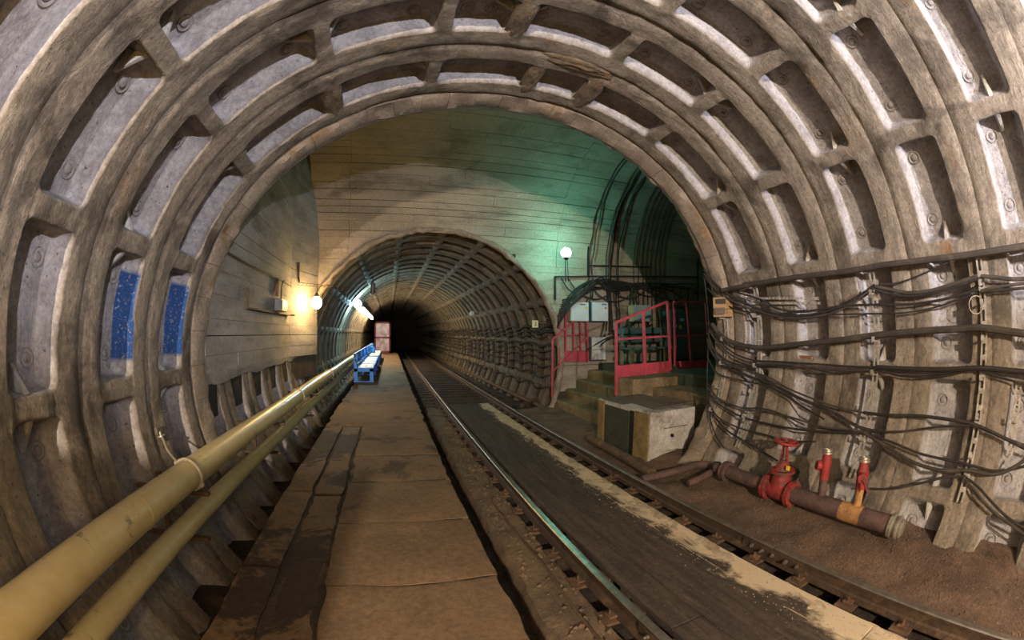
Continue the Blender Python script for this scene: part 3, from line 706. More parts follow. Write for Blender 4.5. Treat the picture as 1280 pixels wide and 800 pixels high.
# bent rod beside the left rail
P = [at_z(626, 624, -0.12), at_z(618, 622, -0.10), at_z(616, 628, -0.09), at_z(640, 660, -0.10), at_z(680, 707, -0.10), at_z(715, 757, -0.10), at_z(748, 798, -0.10), at_z(775, 835, -0.10)]
mb = MB(); mb.tube(smooth_path(P, 6), 0.012, 8); tag(auto_smooth(mb.build('steel_rod', 'rust_steel')), 'thin bent steel rod lying along the left rail', 'rod')

# ================================================================== CREAM PIPES ON THE LEFT
def pipe_run(label, x, z, r, sag, y1):
    t = thing('pipe', label, 'pipe', 'cream pipes along the left wall')
    cuts = [-1.8, 2.0, 5.6, 9.2, 12.8, y1]
    for a, b_ in zip(cuts[:-1], cuts[1:]):
        b = MB(); b.tube([(x+0.006*math.sin(y*1.3), y, z+sag*math.sin(y*0.9)) for y in np.linspace(a, b_, 12)], r, 28); auto_smooth(b.build('pipe_length', 'pipe_cream', t))
        b = MB(); b.torus((x+0.006*math.sin(b_*1.3), b_, z+sag*math.sin(b_*0.9)), (0, 1, 0), r-.002, 0.005, 28, 6); auto_smooth(b.build('weld_seam', 'pipe_cream', t))
    return t
PU = (-1.575, 0.912, 0.112); PD = (-1.665, 0.50, 0.085)
pipe_run('thick upper cream-yellow pipe running along the left wall', PU[0], PU[1], PU[2], 0.006, 30)
pipe_run('thinner lower cream-yellow pipe running under the thick one', PD[0], PD[1], PD[2], 0.006, 30)
for k, y in enumerate((0.4, 2.75, 5.2, 7.7, 10.4, 14, 18)):
    b = MB(); b.bar((-2.1, y, PD[1]-PD[2]-.02), (-1.5, y, PD[1]-PD[2]-.02), .05, .03); b.bar((-2.1, y, PU[1]-PU[2]-.02), (-1.42, y, PU[1]-PU[2]-.02), .05, .03); b.bar((-1.86, y, PD[1]-.12), (-1.86, y, PU[1]), .04, .04)
    tag(b.build('pipe_bracket', 'rust_steel'), ('rusty bracket carrying both cream pipes, number %s from the camera' % ('one two three four five six seven'.split()[k])), 'bracket', 'brackets of the cream pipes')
# rope tied round the upper pipe and hooked to the lining
def rope_tie(y, label, hook_px=None, big=True, target='U'):
    X, Z, r = PU if target == 'U' else PD
    t = thing('rope_tie', label, 'rope', 'ties on the cream pipes'); b = MB()
    b.torus((X, y, Z+0.006*math.sin(y*.9)), (0.1, 1, 0.05), r+0.009, 0.011 if big else 0.006, 30, 7)
    auto_smooth(b.build('loop', 'rope', t))
    b = MB(); b.sphere((X-r*.75, y, Z+r*.78), 0.03 if big else 0.014, 10, 8, (1, 1.2, .8)); auto_smooth(b.build('knot', 'rope', t)); b = MB(); b.sphere((X+r*.85, y+.01, Z-r*.6), 0.026 if big else 0.012, 10, 8); auto_smooth(b.build('knot', 'rope', t))
    if hook_px is not None:
        h = hook_px; b = MB(); b.tube(smooth_path([(X-r*.75, y, Z+r*.8), tuple((np.array((X-r*.75, y, Z+r*.8))+h)/2+np.array((-.02, .01, -.02))), tuple(h)], 6), 0.010 if big else 0.005, 7); auto_smooth(b.build('strand', 'rope', t))
        if big:
            b = MB(); b.lathe(h+np.array((0, 0, -.02)), h+np.array((-.03, 0, .06)), [(0, .012), (.3, .012), (.35, .045), (.5, .045), (.55, .015), (1, .012)], 10); b.box(h[0]-.06, h[0]-.02, h[1]-.05, h[1]+.05, h[2]+.03, h[2]+.10, .006); auto_smooth(b.build('hook', 'cap_steel', t))
    return t
rope_tie(at_x(235, 590, PU[0])[1], 'thick pale rope tied round the upper pipe and hooked to the lining', on_wall(203, 547, 0.02))
rope_tie(at_x(372, 497, PU[0])[1], 'thin cord hanging from the left wall to the upper pipe', at_x(354, 443, -2.2)+np.array((0.05, 0, 0)), False)
rope_tie(at_x(383, 505, PD[0])[1], 'thin cord knotted round the lower pipe', None, False, 'D')
rope_tie(at_x(411, 468, PU[0])[1], 'pale tie on the upper pipe by the tunnel mouth', at_x(403, 450, -2.0), False)

exec_later = []
# ================================================================== LAMPS AND LEFT WALL FITTINGS
def cable_thing(name, pts, r, m, label, cat='cable', group=None, n=7, sub=7):
    b = MB(); b.tube(smooth_path(pts, sub), r, n); return tag(auto_smooth(b.build(name, m)), label, cat, group)
t = thing('bracket_lamp', 'glowing warm bulb hanging from a steel arm at the tunnel mouth', 'lamp')
A = np.array((-1.72, 9.38, 2.62))
b = MB(); b.sphere(A, 0.125, 18, 12, (1, 1, 1.15)); auto_smooth(b.build('bulb', 'bulb_warm', t))
b = MB(); b.lathe(A+np.array((0, 0, .13)), A+np.array((0, 0, .24)), [(0, .05), (.5, .05), (.7, .03), (1, .012)], 14); auto_smooth(b.build('socket', 'black_plastic', t))
top = A+np.array((0, 0, .42))
b = MB(); b.tube([A+np.array((0, 0, .2)), A+np.array((.01, .01, .3)), top], 0.006, 6); b.build('cord', 'cable_black', t)
w0 = np.array((-2.14, 9.2, top[2]+.02))
b = MB(); b.bar(w0, top+np.array((.35, .15, -.03)), .03, .012); b.bar(w0+np.array((0, 0, -.07)), top+np.array((.3, .13, -.05)), .02, .01); 
for q in range(9):
    f = q/9; p = w0+(top+np.array((.3, .13, -.04))-w0)*f; b.bar(p+np.array((0, 0, -.06)), p+np.array((.05, .02, 0)), .008, .008)
b.build('arm', 'rust_steel', t)
b = MB(); b.bar(w0+np.array((.0, -.02, .45)), w0+np.array((.0, .05, 0)), .035, .02); b.bar(w0+np.array((-.02, -.14, .42)), w0+np.array((.02, .05, .02)), .03, .015); b.build('brace', 'rust_steel', t)
cable_thing('lamp_cable', [at_x(281, 313, XL+.06), at_x(310, 330, XL+.05), at_x(340, 345, XL+.05), at_x(364, 358, XL+.06)], 0.012, 'cable_brown', 'cable with clips sloping across the left wall to the bulb arm')
b = MB(); b.box(XL+.02, XL+.09, *sorted((at_x(346, 352, XL+.05)[1]-.02, at_x(346, 352, XL+.05)[1]+.06)), 2.62, 2.92); tag(b.build('cable_clamp', 'rust_steel'), 'small dark clamp plate below the sloping lamp cable', 'clamp')
cable_thing('lamp_cable', [top+np.array((.2, .1, 0)), at_x(412, 357, -1.45), at_x(422, 361, -1.42), at_x(432, 369, -1.40), at_x(443, 377, -1.39)], 0.012, 'cable_black', 'thin cable running from the bulb arm to the cool lamp')
# switch box with pipe bracket
pA, pB = at_x(346, 373, XL+.06), at_x(356, 392, XL+.06)
t = thing('switch_box', 'dark grey switch box on the left wall beside the lit strip', 'switch box')
b = MB(); b.box(XL+.02, XL+.16, pA[1], pA[1]+.42, pB[2]+.02, pA[2], .012); b.build('body', 'grey_metal', t)
b = MB(); b.box(XL+.16, XL+.172, pA[1]+.03, pA[1]+.39, pB[2]+.05, pA[2]-.03, .004); b.build('cover', 'grey_metal', t)
b = MB(); b.tube(smooth_path([(XL+.09, pA[1]+.2, pA[2]), (XL+.08, pA[1]+.25, pA[2]+.25), (XL+.06, pA[1]+.5, pA[2]+.4)], 5), .012, 6); b.build('lead', 'cable_black', t)
pc = at_x(340, 390, XL+.05); pd = at_x(362, 394, XL+.05); pe = at_x(310, 385, XL+.05)
b = MB(); b.bar(pe, pd, .05, .025); b.bar(pe, pe+np.array((0, 0, .28)), .03, .02); b.bar(pd, pd+np.array((.12, 0, 0)), .03, .03); tag(b.build('wall_bracket', 'rust_steel'), 'flat rusty bracket bar on the left wall under the switch box', 'bracket')
# cool bulb and warm tube in the running tunnel
t = thing('wall_lamp', 'cool white bulb on the left of the running tunnel', 'lamp'); A = at_x(447, 380, -1.38)
b = MB(); b.sphere(A, 0.16, 16, 12); auto_smooth(b.build('bulb', 'bulb_cool', t)); b = MB(); b.lathe(A+np.array((-.25, 0, .14)), A+np.array((-.10, 0, .07)), [(0, .05), (.5, .06), (1, .12)], 12); auto_smooth(b.build('socket', 'grey_metal', t))
t = thing('tube_lamp', 'long warm white tube lamp deeper in the running tunnel', 'lamp')
b = MB(); b.cyl(at_x(453, 387, -1.38), at_x(465, 398, -1.38), .09, n=12); auto_smooth(b.build('tube', 'tube_warm', t)); b = MB(); b.bar(at_x(453, 387, -1.38)+np.array((-.02, 0, .15)), at_x(465, 398, -1.38)+np.array((-.02, 0, .15)), .2, .06); b.build('housing', 'grey_metal', t)
# signal lantern hanging from the running tunnel vault
A = at_y(466, 360, 15.5); t = thing('hanging_lantern', 'small unlit lantern hanging from the running tunnel vault', 'lantern')
b = MB(); b.lathe(A+np.array((0, 0, -.26)), A+np.array((0, 0, .2)), [(0, .05), (.1, .09), (.75, .09), (.8, .11), (.9, .11), (1, .04)], 12); auto_smooth(b.build('body', 'grey_metal', t)); b = MB(); b.tube([A+np.array((0, 0, .2)), A+np.array((0, 0, .75))], .012, 6); b.build('stem', 'cable_black', t)
# globe lamp on a thin pole by the end wall
t = thing('globe_lamp', 'glowing cool globe lamp on a thin pole in front of the end wall', 'lamp'); A = np.array((4.25, 9.2, 3.97))
b = MB(); b.sphere(A, 0.13, 20, 14); auto_smooth(b.build('globe', 'globe_cool', t))
b = MB(); b.cyl(A+np.array((-.02, 0, -.75)), A+np.array((-.02, 0, -.12)), .014, n=8); b.cyl(A+np.array((.05, 0, -.75)), A+np.array((.03, 0, -.12)), .010, n=8); b.build('pole', 'black_plastic', t)
b = MB(); b.lathe(A+np.array((0, 0, -.18)), A+np.array((0, 0, -.10)), [(0, .03), (.5, .06), (1, .075)], 14); auto_smooth(b.build('socket', 'black_plastic', t))
# floodlight and yellow lamp behind the camera (the near light comes from them)
t = thing('floodlight', 'floodlight with an added cut-off plate hung high on the right behind the camera', 'floodlight')
b = MB(); b.box(LB[0]-.28, LB[0]+.28, LB[1]-.12, LB[1]+.28, LB[2]-.075, LB[2]-.065); b.build('light_cutoff', 'grey_metal', t)  # plate added under the light to shade the floor and lower walls
b = MB(); b.lathe((LB[0], LB[1]-.22, LB[2]), (LB[0], LB[1]-.06, LB[2]), [(0, .05), (.4, .11), (1, .15)], 20); auto_smooth(b.build('housing', 'grey_metal', t)); b = MB(); b.cyl((LB[0], LB[1]-.15, LB[2]), (LB[0], LB[1]-.15, 5.0), .02, n=8); b.build('stem', 'grey_metal', t)
t = thing('added_light_screen', 'added plywood screen behind the camera shading the lower left wall', 'screen')  # unseen screen added to keep the work light off the lower left wall
b = MB(); b.box(-2.1, -.85, -1.97, -1.94, .36, 2.45, .004); b.build('sheet', 'wood_box', t)
for xx in (-2.0, -1.0): b = MB(); b.bar((xx, -2.35, .36), (xx, -1.99, 1.9), .05, .04); b.build('prop', 'wood_box', t)
t = thing('tripod_light', 'work light on a stand far behind the camera', 'work light')
b = MB(); b.cyl((LA[0], LA[1]-.2, -.3), (LA[0], LA[1]-.2, LA[2]), .02, n=8); b.build('stand', 'grey_metal', t); b = MB(); b.box(LA[0]-.12, LA[0]+.12, LA[1]-.22, LA[1]-.10, LA[2]-.1, LA[2]+.1); b.build('housing', 'grey_metal', t)
t = thing('work_lamp', 'yellow bulb on a stand behind the camera on the left', 'lamp')
b = MB(); b.sphere((-0.9, -0.75, 1.35), .045, 12, 8); auto_smooth(b.build('bulb', 'bulb_yellow', t)); b = MB(); b.cyl((-0.9, -0.75, .34), (-0.9, -0.75, 1.30), .018, n=8); b.cyl((-0.9, -0.75, .35), (-0.9, -0.75, .38), .14, n=16); b.build('stand', 'grey_metal', t)

# ================================================================== BENCHES AND GATE ON THE WALKWAY
def bench(y0, ln, label, nsets, x0=-1.20, x1=-0.56):
    t = thing('bench', label, 'bench', 'blue benches on the walkway')
    z = ZW+.006
    for ye in (y0, y0+ln*.36, y0+ln*.68, y0+ln-.06):
        b = MB(); b.box(x0, x0+.12, ye, ye+.06, z, z+.92, .006); b.box(x1-.12, x1, ye, ye+.06, z, z+.44, .006); b.box(x0, x1, ye, ye+.06, z+.34, z+.44, .004); b.box(x0-.02, x1+.02, ye-.01, ye+.07, z, z+.03, .004); b.build('end_frame', 'bench_blue', t)
    for (za, zb, xo) in ((.50, .60, .10), (.65, .75, .06), (.80, .93, .03)):
        b = MB(); b.hexa([(x0+xo, y0, z+za), (x0+xo+.04, y0, z+za), (x0+xo+.04, y0+ln, z+za), (x0+xo, y0+ln, z+za), (x0+xo-.02, y0, z+zb), (x0+xo+.02, y0, z+zb), (x0+xo+.02, y0+ln, z+zb), (x0+xo-.02, y0+ln, z+zb)]); b.build('back_slat', 'bench_blue', t)
    b = MB(); b.box(x0+.10, x1, y0, y0+ln, z+.44, z+.465, .004); b.build('seat', 'bench_blue', t)
    st = ln/nsets
    for k in range(nsets):
        for q in range(2):
            xa = x0+.14+q*.25; b = MB(); b.box(xa, xa+.22, y0+st*k+st*.10, y0+st*(k+1)-st*.30, z+.466, z+.482, .003); b.build('seat_pad', 'bench_cream', t)
    b = MB(); b.box(x1-.06, x1-.02, y0+.05, y0+ln-.05, z+.14, z+.18); b.build('stretcher', 'bench_blue', t)
bench(13.4, 6.4, 'long bright blue bench with cream seat pads, nearest the camera', 4)
bench(20.5, 6.0, 'second blue bench further down the walkway behind the long one', 4)
b = MB(); b.lathe((-.95, 23.2, ZW+.48), (-.95, 23.2, ZW+.82), [(0, .10), (.9, .13), (1, .13)], 14); tag(auto_smooth(b.build('bucket', 'bench_blue')), 'dark blue bucket standing on the far bench', 'bucket')
t = thing('gate', 'dark red gate with two pale shiny panels closing the walkway', 'gate')
x0, x1, yg = -1.27, 0.02, 33.3; z = ZW
b = MB(); b.box(x0, x0+.12, yg, yg+.06, z, z+2.5); b.box(x1-.12, x1, yg, yg+.06, z, z+2.5); b.box(x0, x1, yg, yg+.06, z+2.36, z+2.5); b.box(x0, x1, yg, yg+.06, z, z+.16); b.box(x0, x1, yg, yg+.06, z+1.16, z+1.30); b.build('frame', 'gate_red', t)
b = MB(); b.box(x0+.10, x1-.10, yg+.02, yg+.05, z+1.28, z+2.38); b.build('panel', 'gate_pale', t); b = MB(); b.box(x0+.10, x1-.10, yg+.02, yg+.05, z+.14, z+1.18); b.build('panel', 'gate_pale', t)

# ================================================================== STAIRS, PLATFORM, RAILINGS ON THE RIGHT
stairs = struct(empty('floor_stairs'), 'worn ochre concrete steps climbing to the side platform', 'stairs')
def lump_block(name, x0, x1, y0, y1, z0, z1, m, parent, seed, amp=.02, n=14):
    b = MB()
    def f(i, j):
        y = y0+(y1-y0)*i/n; P_ = ((x0-.01, z0), (x0, z0+(z1-z0)*.5), (x0+.01, z1-.035), (x0+.04, z1), ((x0+x1)/2, z1), (x1, z1-.01), (x1, z0))[j]
        e = amp*float(fbm(y*3, j*.8, seed, 121))
        return (P_[0]+(e if j < 4 else 0), y, P_[1]+(e*.6 if 2 < j < 6 else 0))
    b.grid(f, n, 6)
    b.add([f(0, j) for j in range(7)], [tuple(range(7))]); b.add([f(n, j) for j in range(7)], [tuple(range(7))[::-1]])
    return auto_smooth(b.build(name, m, parent), 35)
for k, (x, zt) in enumerate(((4.32, .16), (4.68, .42), (5.02, .67), (5.38, .92))):
    lump_block('step', x, 7.0, 7.35 if k < 2 else 7.3, 10.25, -.30, zt, 'stair_concrete', stairs, k*5.1)
lump_block('landing', 5.72, 11.3, 4.72, 10.25, -.3, 1.10, 'platform_green', stairs, 33, .006)
lump_block('landing_front', 4.55, 6.2, 6.72, 7.36, -.3, 1.04, 'stair_concrete', stairs, 37, .02)
lump_block('landing_ledge', 5.05, 8.0, 4.75, 6.72, -.3, .86, 'stair_concrete', stairs, 39, .03)
def railing(label, posts, rails, toes):
    t = thing('railing', label, 'railing', 'red railings of the side platform')
    for p0, p1 in posts: b = MB(); b.bar(p0, p1, .045, .045, (0, 1, 0)); b.build('post', 'red_paint', t)
    for p0, p1, n_, wd in rails: b = MB(); b.bar(p0, p1, wd, wd); b.build(n_, 'red_paint', t)
    for p0, p1, h in toes: b = MB(); b.bar((p0[0], p0[1], p0[2]+h/2), (p1[0], p1[1], p1[2]+h/2), .012, h); b.build('toe_board', 'red_paint', t)
    return t
Yr = 7.0
def q(x, y, Y=Yr): return tuple(at_y(x, y, Y))
p1b, p1t = q(770, 494), q(770, 403); p2b, p2t = q(806, 469), q(804, 389); p3b, p3t = q(838, 463), q(834, 377)
fr = [(p1b, p1t), (p2b, p2t), (p3b, p3t)]
rr_ = [(p1t, p2t, 'handrail', .05), (p2t, p3t, 'handrail', .05), (q(772, 424), q(837, 420), 'mid_rail', .04)]
railing('bright red railing with toe board beside the concrete cable pit', fr, rr_, [(q(771, 472), q(837, 465), p3b[2]-p3b[2]+.24)])
# darker run of the railing further right on the platform
def q2(x, y, Y): return tuple(at_y(x, y, Y))
railing('shaded red railing at the right end of the side platform', [(q2(844, 458, 7.6), q2(842, 377, 7.6)), (q2(864, 456, 7.5), q2(858, 379, 7.5)), (q2(886, 455, 7.4), q2(882, 378, 7.4))],
        [(q2(842, 377, 7.6), q2(882, 377, 7.4), 'handrail', .045), (q2(843, 420, 7.6), q2(884, 419, 7.4), 'mid_rail', .04)], [(q2(845, 462, 7.6), q2(886, 460, 7.4), .2)])
Yq = 10.0
railing('thin red stair railing standing by the end wall under the cables', [(q2(690, 496, Yq), q2(691, 424, Yq)), (q2(735, 452, Yq), q2(733, 388, Yq))],
        [(q2(691, 424, Yq), q2(733, 388, Yq), 'handrail', .045), (q2(691, 464, Yq), q2(734, 422, Yq), 'mid_rail', .035)], [])
Yp = 10.12
railing('dull red barred platform railing behind the stair handrail', [(q2(700, 452, Yp), q2(699, 393, Yp)), (q2(707, 446, Yp), q2(707, 393, Yp)), (q2(717, 445, Yp), q2(717, 392, Yp)), (q2(726, 444, Yp), q2(725, 390, Yp))],
        [(q2(697, 394, Yp), q2(733, 388, Yp), 'handrail', .045), (q2(699, 420, Yp), q2(735, 418, Yp), 'mid_rail', .035)], [(q2(698, 452, Yp), q2(735, 452, Yp), .3)])

# concrete cable pit with steel lid beside the track
t = thing('cable_pit', 'pale concrete cable pit with ochre side and steel lids beside the right rail', 'cable pit')
bx = (3.77, 4.72, 5.05, 6.68, -.14, .72)
def rough_box(x0, x1, y0, y1, z0, z1, seed, amp=.012):
    b = MB(); n = 8
    def face(o, u, v):
        o, u, v = map(np.array, (o, u, v))
        def f(i, j):
            p = o+u*(i/n)+v*(j/n); e = amp*np.array([fbm(p[1]*4, p[2]*4, seed, 131), fbm(p[0]*4, p[2]*4, seed, 132), fbm(p[0]*4, p[1]*4, seed, 133)]); return tuple(p+e)
        b.grid(f, n, n)
    dx, dy, dz = (x1-x0, 0, 0), (0, y1-y0, 0), (0, 0, z1-z0)
    face((x0, y0, z0), dx, dz); face((x0, y1, z0), tuple(-np.array(dy)), dz); face((x1, y0, z0), dy, dz); face((x1, y1, z0), tuple(-np.array(dx)), dz); face((x0, y0, z1), dx, dy)
    return b
auto_smooth(rough_box(*bx, 3.3).build('body', 'box_concrete', t), 40)
b = MB(); b.box(bx[0]-.025, bx[0]-.004, 5.62, 6.42, -.10, .66, .004); b.build('access_panel', 'panel_dark', t)
b = MB(); b.box(bx[0]-.03, bx[0]+.0, 5.06, 5.46, -.12, .70, .012); b.build('pilaster', 'box_plaster_ochre', t)
b = MB(); b.box(bx[0]-.03, bx[0]+.0, 6.46, 6.67, -.12, .71, .012); b.build('pilaster', 'box_plaster_ochre', t)
b = MB(); b.box(bx[0]-.012, bx[0]+.0, 5.47, 5.61, -.10, .68); b.build('slot', 'black_plastic', t)
for (xa, xb, ya, yb, dz, tilt) in ((3.80, 4.70, 5.9, 6.66, .004, .012), (3.98, 4.80, 5.22, 6.05, .018, .03)):
    b = MB(); z0 = bx[5]+dz; b.hexa([(xa, ya, z0), (xb, ya, z0+tilt), (xb, yb, z0+tilt), (xa, yb, z0), (xa, ya, z0+.012), (xb, ya, z0+.012+tilt), (xb, yb, z0+.012+tilt), (xa, yb, z0+.012)]); b.build('lid', 'lid_steel', t)
b = MB(); b.lathe((4.22, 5.06, .31), (4.22, 5.02, .31), [(0, .03), (1, .03), (1, .016), (.3, .016)], 12); b.build('hole', 'black_plastic', t)
b = MB(); b.box(4.05, 4.55, 5.035, 5.045, .44, .448); b.build('crack', 'joint_dark', t); b = MB(); b.box(4.12, 4.38, 5.035, 5.045, .06, .067); b.build('crack', 'joint_dark', t)
# steel strips leaning against the pit
for k, (pa, pb) in enumerate((((861, 560), (882, 518)), ((866, 560), (887, 519)))):
    b = MB(); b.bar(at_y(*pa, 4.93), at_y(*pb, 4.93), .03, .012); tag(b.build('steel_strip', 'bracket_steel'), ('left' if k == 0 else 'right')+' of two thin steel strips leaning at the pit corner', 'steel strip')
# rusty pipe along the foot of the pit and pink branch pipes
cable_thing('pipe', [at_z(737, 548, .02), at_z(775, 568, .02), at_z(815, 592, .02)], .075, 'rust_steel', 'rusty brown pipe lying along the foot of the cable pit', 'pipe', None, 16)
cable_thing('pipe', [at_z(803, 599, -.02), at_z(850, 588, .05), at_z(872, 581, .08), at_z(900, 582, .12)], .055, 'main_pipe', 'dull pink pipe running from the pit corner to the fire main', 'pipe', None, 14)
cable_thing('pipe', [at_z(890, 590, .08), at_z(878, 597, .05), at_z(860, 605, .0)], .05, 'main_pipe', 'short pink stub pipe pointing into the dirt', 'pipe', None, 14)

# ================================================================== BOXES AND BENCH IN THE SIDE PASSAGE
def ebox(name, label, pa, pb, Y, depth, m, side, cat='electrical box', marks=()):
    t = thing(name, label, cat); A_, B_ = at_y(*pa, Y), at_y(*pb, Y); x0, x1, z0, z1 = A_[0], B_[0], B_[2], A_[2]
    b = MB(); b.box(x0, x1, Y, Y+depth, z0, z1, .008); b.build('body', side, t)
    b = MB(); b.box(x0+.015, x1-.015, Y-.025, Y-.001, z0+.015, z1-.015, .006); dr = b.build('door', m, t)
    for (u0, u1, v0, v1, mm) in marks:
        b = MB(); b.box(x0+(x1-x0)*u0, x0+(x1-x0)*u1, Y-.030, Y-.0255, z0+(z1-z0)*v0, z0+(z1-z0)*v1); b.build('mark', mm, dr)
    return t
ebox('electrical_box', 'white electrical box with ochre edge under the cable fan', (713, 377), (736, 402), 9.95, .25, 'enamel_white', 'enamel_side', marks=((.50, .80, .84, .90, 'sign_dark'), (.76, .88, .64, .76, 'sign_yellow')))
ebox('electrical_box', 'white electrical box with dark hinge side, right of its twin', (739, 377), (760, 402), 9.95, .25, 'enamel_white', 'cabinet_teal', marks=((.60, .90, .84, .90, 'sign_dark'), (.78, .90, .64, .74, 'rust_orange')))
ebox('cable_cabinet', 'grey floor cabinet below the two white boxes', (739, 421), (757, 450), 9.95, .28, 'box_concrete', 'grey_metal', 'cabinet')
ebox('electrical_box', 'pale teal box standing on the teal bench back', (791, 381), (814, 402), 9.7, .25, 'enamel_teal', 'enamel_side')
ebox('cable_cabinet', 'tall dark teal cabinet at the right end of the platform', (838, 388), (858, 448), 9.6, .4, 'cabinet_teal', 'cabinet_teal', 'cabinet', ((.55, .80, .78, .84, 'paper_white'), (.1, .35, .66, .70, 'paper_white'), (.48, .66, .62, .70, 'sign_yellow')))
t = thing('wooden_bench', 'old teal plank bench with backrest on the side platform', 'bench')
xa, xb = at_y(776, 410, 9.2)[0], at_y(836, 410, 9.2)[0]
for (z0, z1, yy) in ((1.93, 2.10, 9.42), (1.70, 1.88, 9.38)): b = MB(); b.box(xa, xb, yy, yy+.05, z0, z1, .008); b.build('back_plank', 'bench_teal', t)
for yy in (8.9, 9.06, 9.22): b = MB(); b.box(xa+.05, xb+.2, yy, yy+.14, 1.52, 1.56, .006); b.build('seat_plank', 'bench_teal', t)
for xx in (xa+.15, xa+.55, xb-.35, xb-.02):
    b = MB(); b.box(xx, xx+.10, 8.92, 9.0, 1.10, 1.52, .006); b.build('leg', 'bench_green_leg', t)
for xx in (xa+.15, xb-.1): b = MB(); b.box(xx, xx+.08, 9.43, 9.5, 1.10, 2.08, .006); b.build('back_post', 'bench_green_leg', t)
# angle-iron frame carrying the cables on the end wall
t = thing('cable_support', 'angle iron frame carrying cables across the end wall', 'cable frame')
for pa, pb in (((693, 346), (872, 346)), ((735, 293), (812, 296)), ((742, 217), (782, 222)), ((737, 332), (813, 334)), ((745, 255), (806, 262))):
    Y_ = 10.15 if pa[1] > 280 else (9.7 if pa[1] > 240 else 8.9)
    b = MB(); b.bar(at_y(*pa, Y_), at_y(*pb, Y_), .04, .04); b.build('cross_bar', 'black_plastic', t)
for xx, y0, y1 in ((694, 346, 375), (735, 346, 290), (872, 320, 380)):
    b = MB(); b.bar(at_y(xx, y0, 10.15), at_y(xx, y1, 10.15), .04, .04, (0, 1, 0)); b.build('upright', 'black_plastic', t)
def vault_pt(x, s, off=0.05):
    y, z, ny, nz = sec(s); return (x, y+ny*off, z+nz*off)
ORD = ['first', 'second', 'third', 'fourth', 'fifth', 'sixth', 'seventh', 'eighth', 'ninth', 'tenth', 'eleventh', 'twelfth', 'thirteenth', 'fourteenth', 'fifteenth']
for k, x in enumerate((5.42, 5.50, 5.98, 6.06, 6.14, 6.30, 6.40)):
    rnd = random.Random(k+70); pts = [vault_pt(x+rnd.uniform(-.03, .03), s_, .07+.05*(k % 2)) for s_ in np.arange(2.0 if k > 1 else 3.0, 7.6, .45)]
    if k < 2: pts = [(x-.35, 10.1, 2.5), (x-.1, 10.1, 2.9)]+pts
    cable_thing('vault_cable', pts, .030 if k in (3, 4) else .018, 'cable_black', ORD[k]+' cable from the left in the thick bundle curving up the green vault', 'cable', 'left cables on the vault')
for k in range(7):
    x = 6.95+.17*k; rnd = random.Random(k+90); pts = [vault_pt(x+rnd.uniform(-.02, .02), s_, .06) for s_ in np.arange(1.9, 7.9, .45)]
    cable_thing('vault_cable', pts, .016, 'cable_black', ORD[k]+' cable from the left in the even row curving up the green vault', 'cable', 'right cables on the vault')
# cable fan from the running tunnel wall up to the frame
for k in range(14):
    rnd = random.Random(200+k); y0 = 10.35
    a = np.array((4.32+rnd.uniform(-.05, .05), 11.4+rnd.uniform(-.3, .4), 2.0+.075*k+rnd.uniform(-.03, .03)))
    b1 = np.array((4.34+.028*k, 10.10, 2.05+.065*k)); c1 = np.array((4.46+.085*k+rnd.uniform(-.06, .06), 10.0-.015*k, 2.5+.075*k+rnd.uniform(-.08, .08)))
    d1 = np.array((4.95+.10*k+rnd.uniform(-.1, .1), 10.05, 3.30+rnd.uniform(-.15, .12)))
    e1 = np.array((5.5+.25*k, 10.08, 3.42+rnd.uniform(-.12, .10)))
    cable_thing('fan_cable', [a, b1, c1, d1, e1, e1+np.array((.9, .03, -.05+rnd.uniform(-.3, .1)))], .019, 'cable_black', ORD[k]+' cable from the bottom in the fan rising left of the white boxes', 'cable', 'cable fan by the white boxes')
# loops hanging from the frame
for k, (xa_, xb_, sag) in enumerate(((4.5, 5.6, .45), (4.7, 6.3, .55), (5.3, 7.0, .6), (5.9, 7.4, .5), (6.6, 8.2, .4), (7.2, 9.2, .5), (7.9, 9.4, .7))):
    z0 = 3.45; pts = [(xa_, 10.08, z0), (xa_+(xb_-xa_)*.2, 10.05, z0-sag*.7), ((xa_+xb_)/2, 10.0, z0-sag), (xa_+(xb_-xa_)*.8, 10.05, z0-sag*.7), (xb_, 10.08, z0)]
    cable_thing('loop_cable', pts, .017, 'cable_black', ORD[k]+' sagging cable loop from the left under the iron frame', 'cable', 'cable loops under the iron frame')
for k, x in enumerate((5.95, 6.2, 6.75, 7.05, 7.3, 7.75, 8.1, 8.4, 8.75, 9.1)):
    rnd = random.Random(300+k); pts = [(x, 10.1, 3.45), (x+rnd.uniform(-.1, .1), 10.08, 2.9), (x+rnd.uniform(-.25, .25), 10.08, 2.4), (x+rnd.uniform(-.3, .3), 10.08, 1.6)]
    cable_thing('drop_cable', pts, .017, 'cable_black', ORD[k]+' cable from the left dropping from the iron frame to the platform', 'cable', 'drop cables in the side passage')
# big slack cables behind the front railing
for k, pts in enumerate(([(5.3, 10.0, 1.3), (5.8, 9.9, 1.75), (6.4, 9.8, 2.0), (7.0, 9.9, 2.5)], [(5.2, 9.98, 1.5), (5.9, 9.85, 1.85), (6.6, 9.75, 1.95), (7.4, 9.9, 2.2)], [(6.1, 9.95, 1.2), (6.5, 9.9, 2.2), (6.75, 9.98, 3.3)])):
    cable_thing('slack_cable', pts, .022, 'cable_black', ORD[k]+' slack cable looping beside the grey floor cabinet', 'cable', 'slack cables by the floor cabinet')

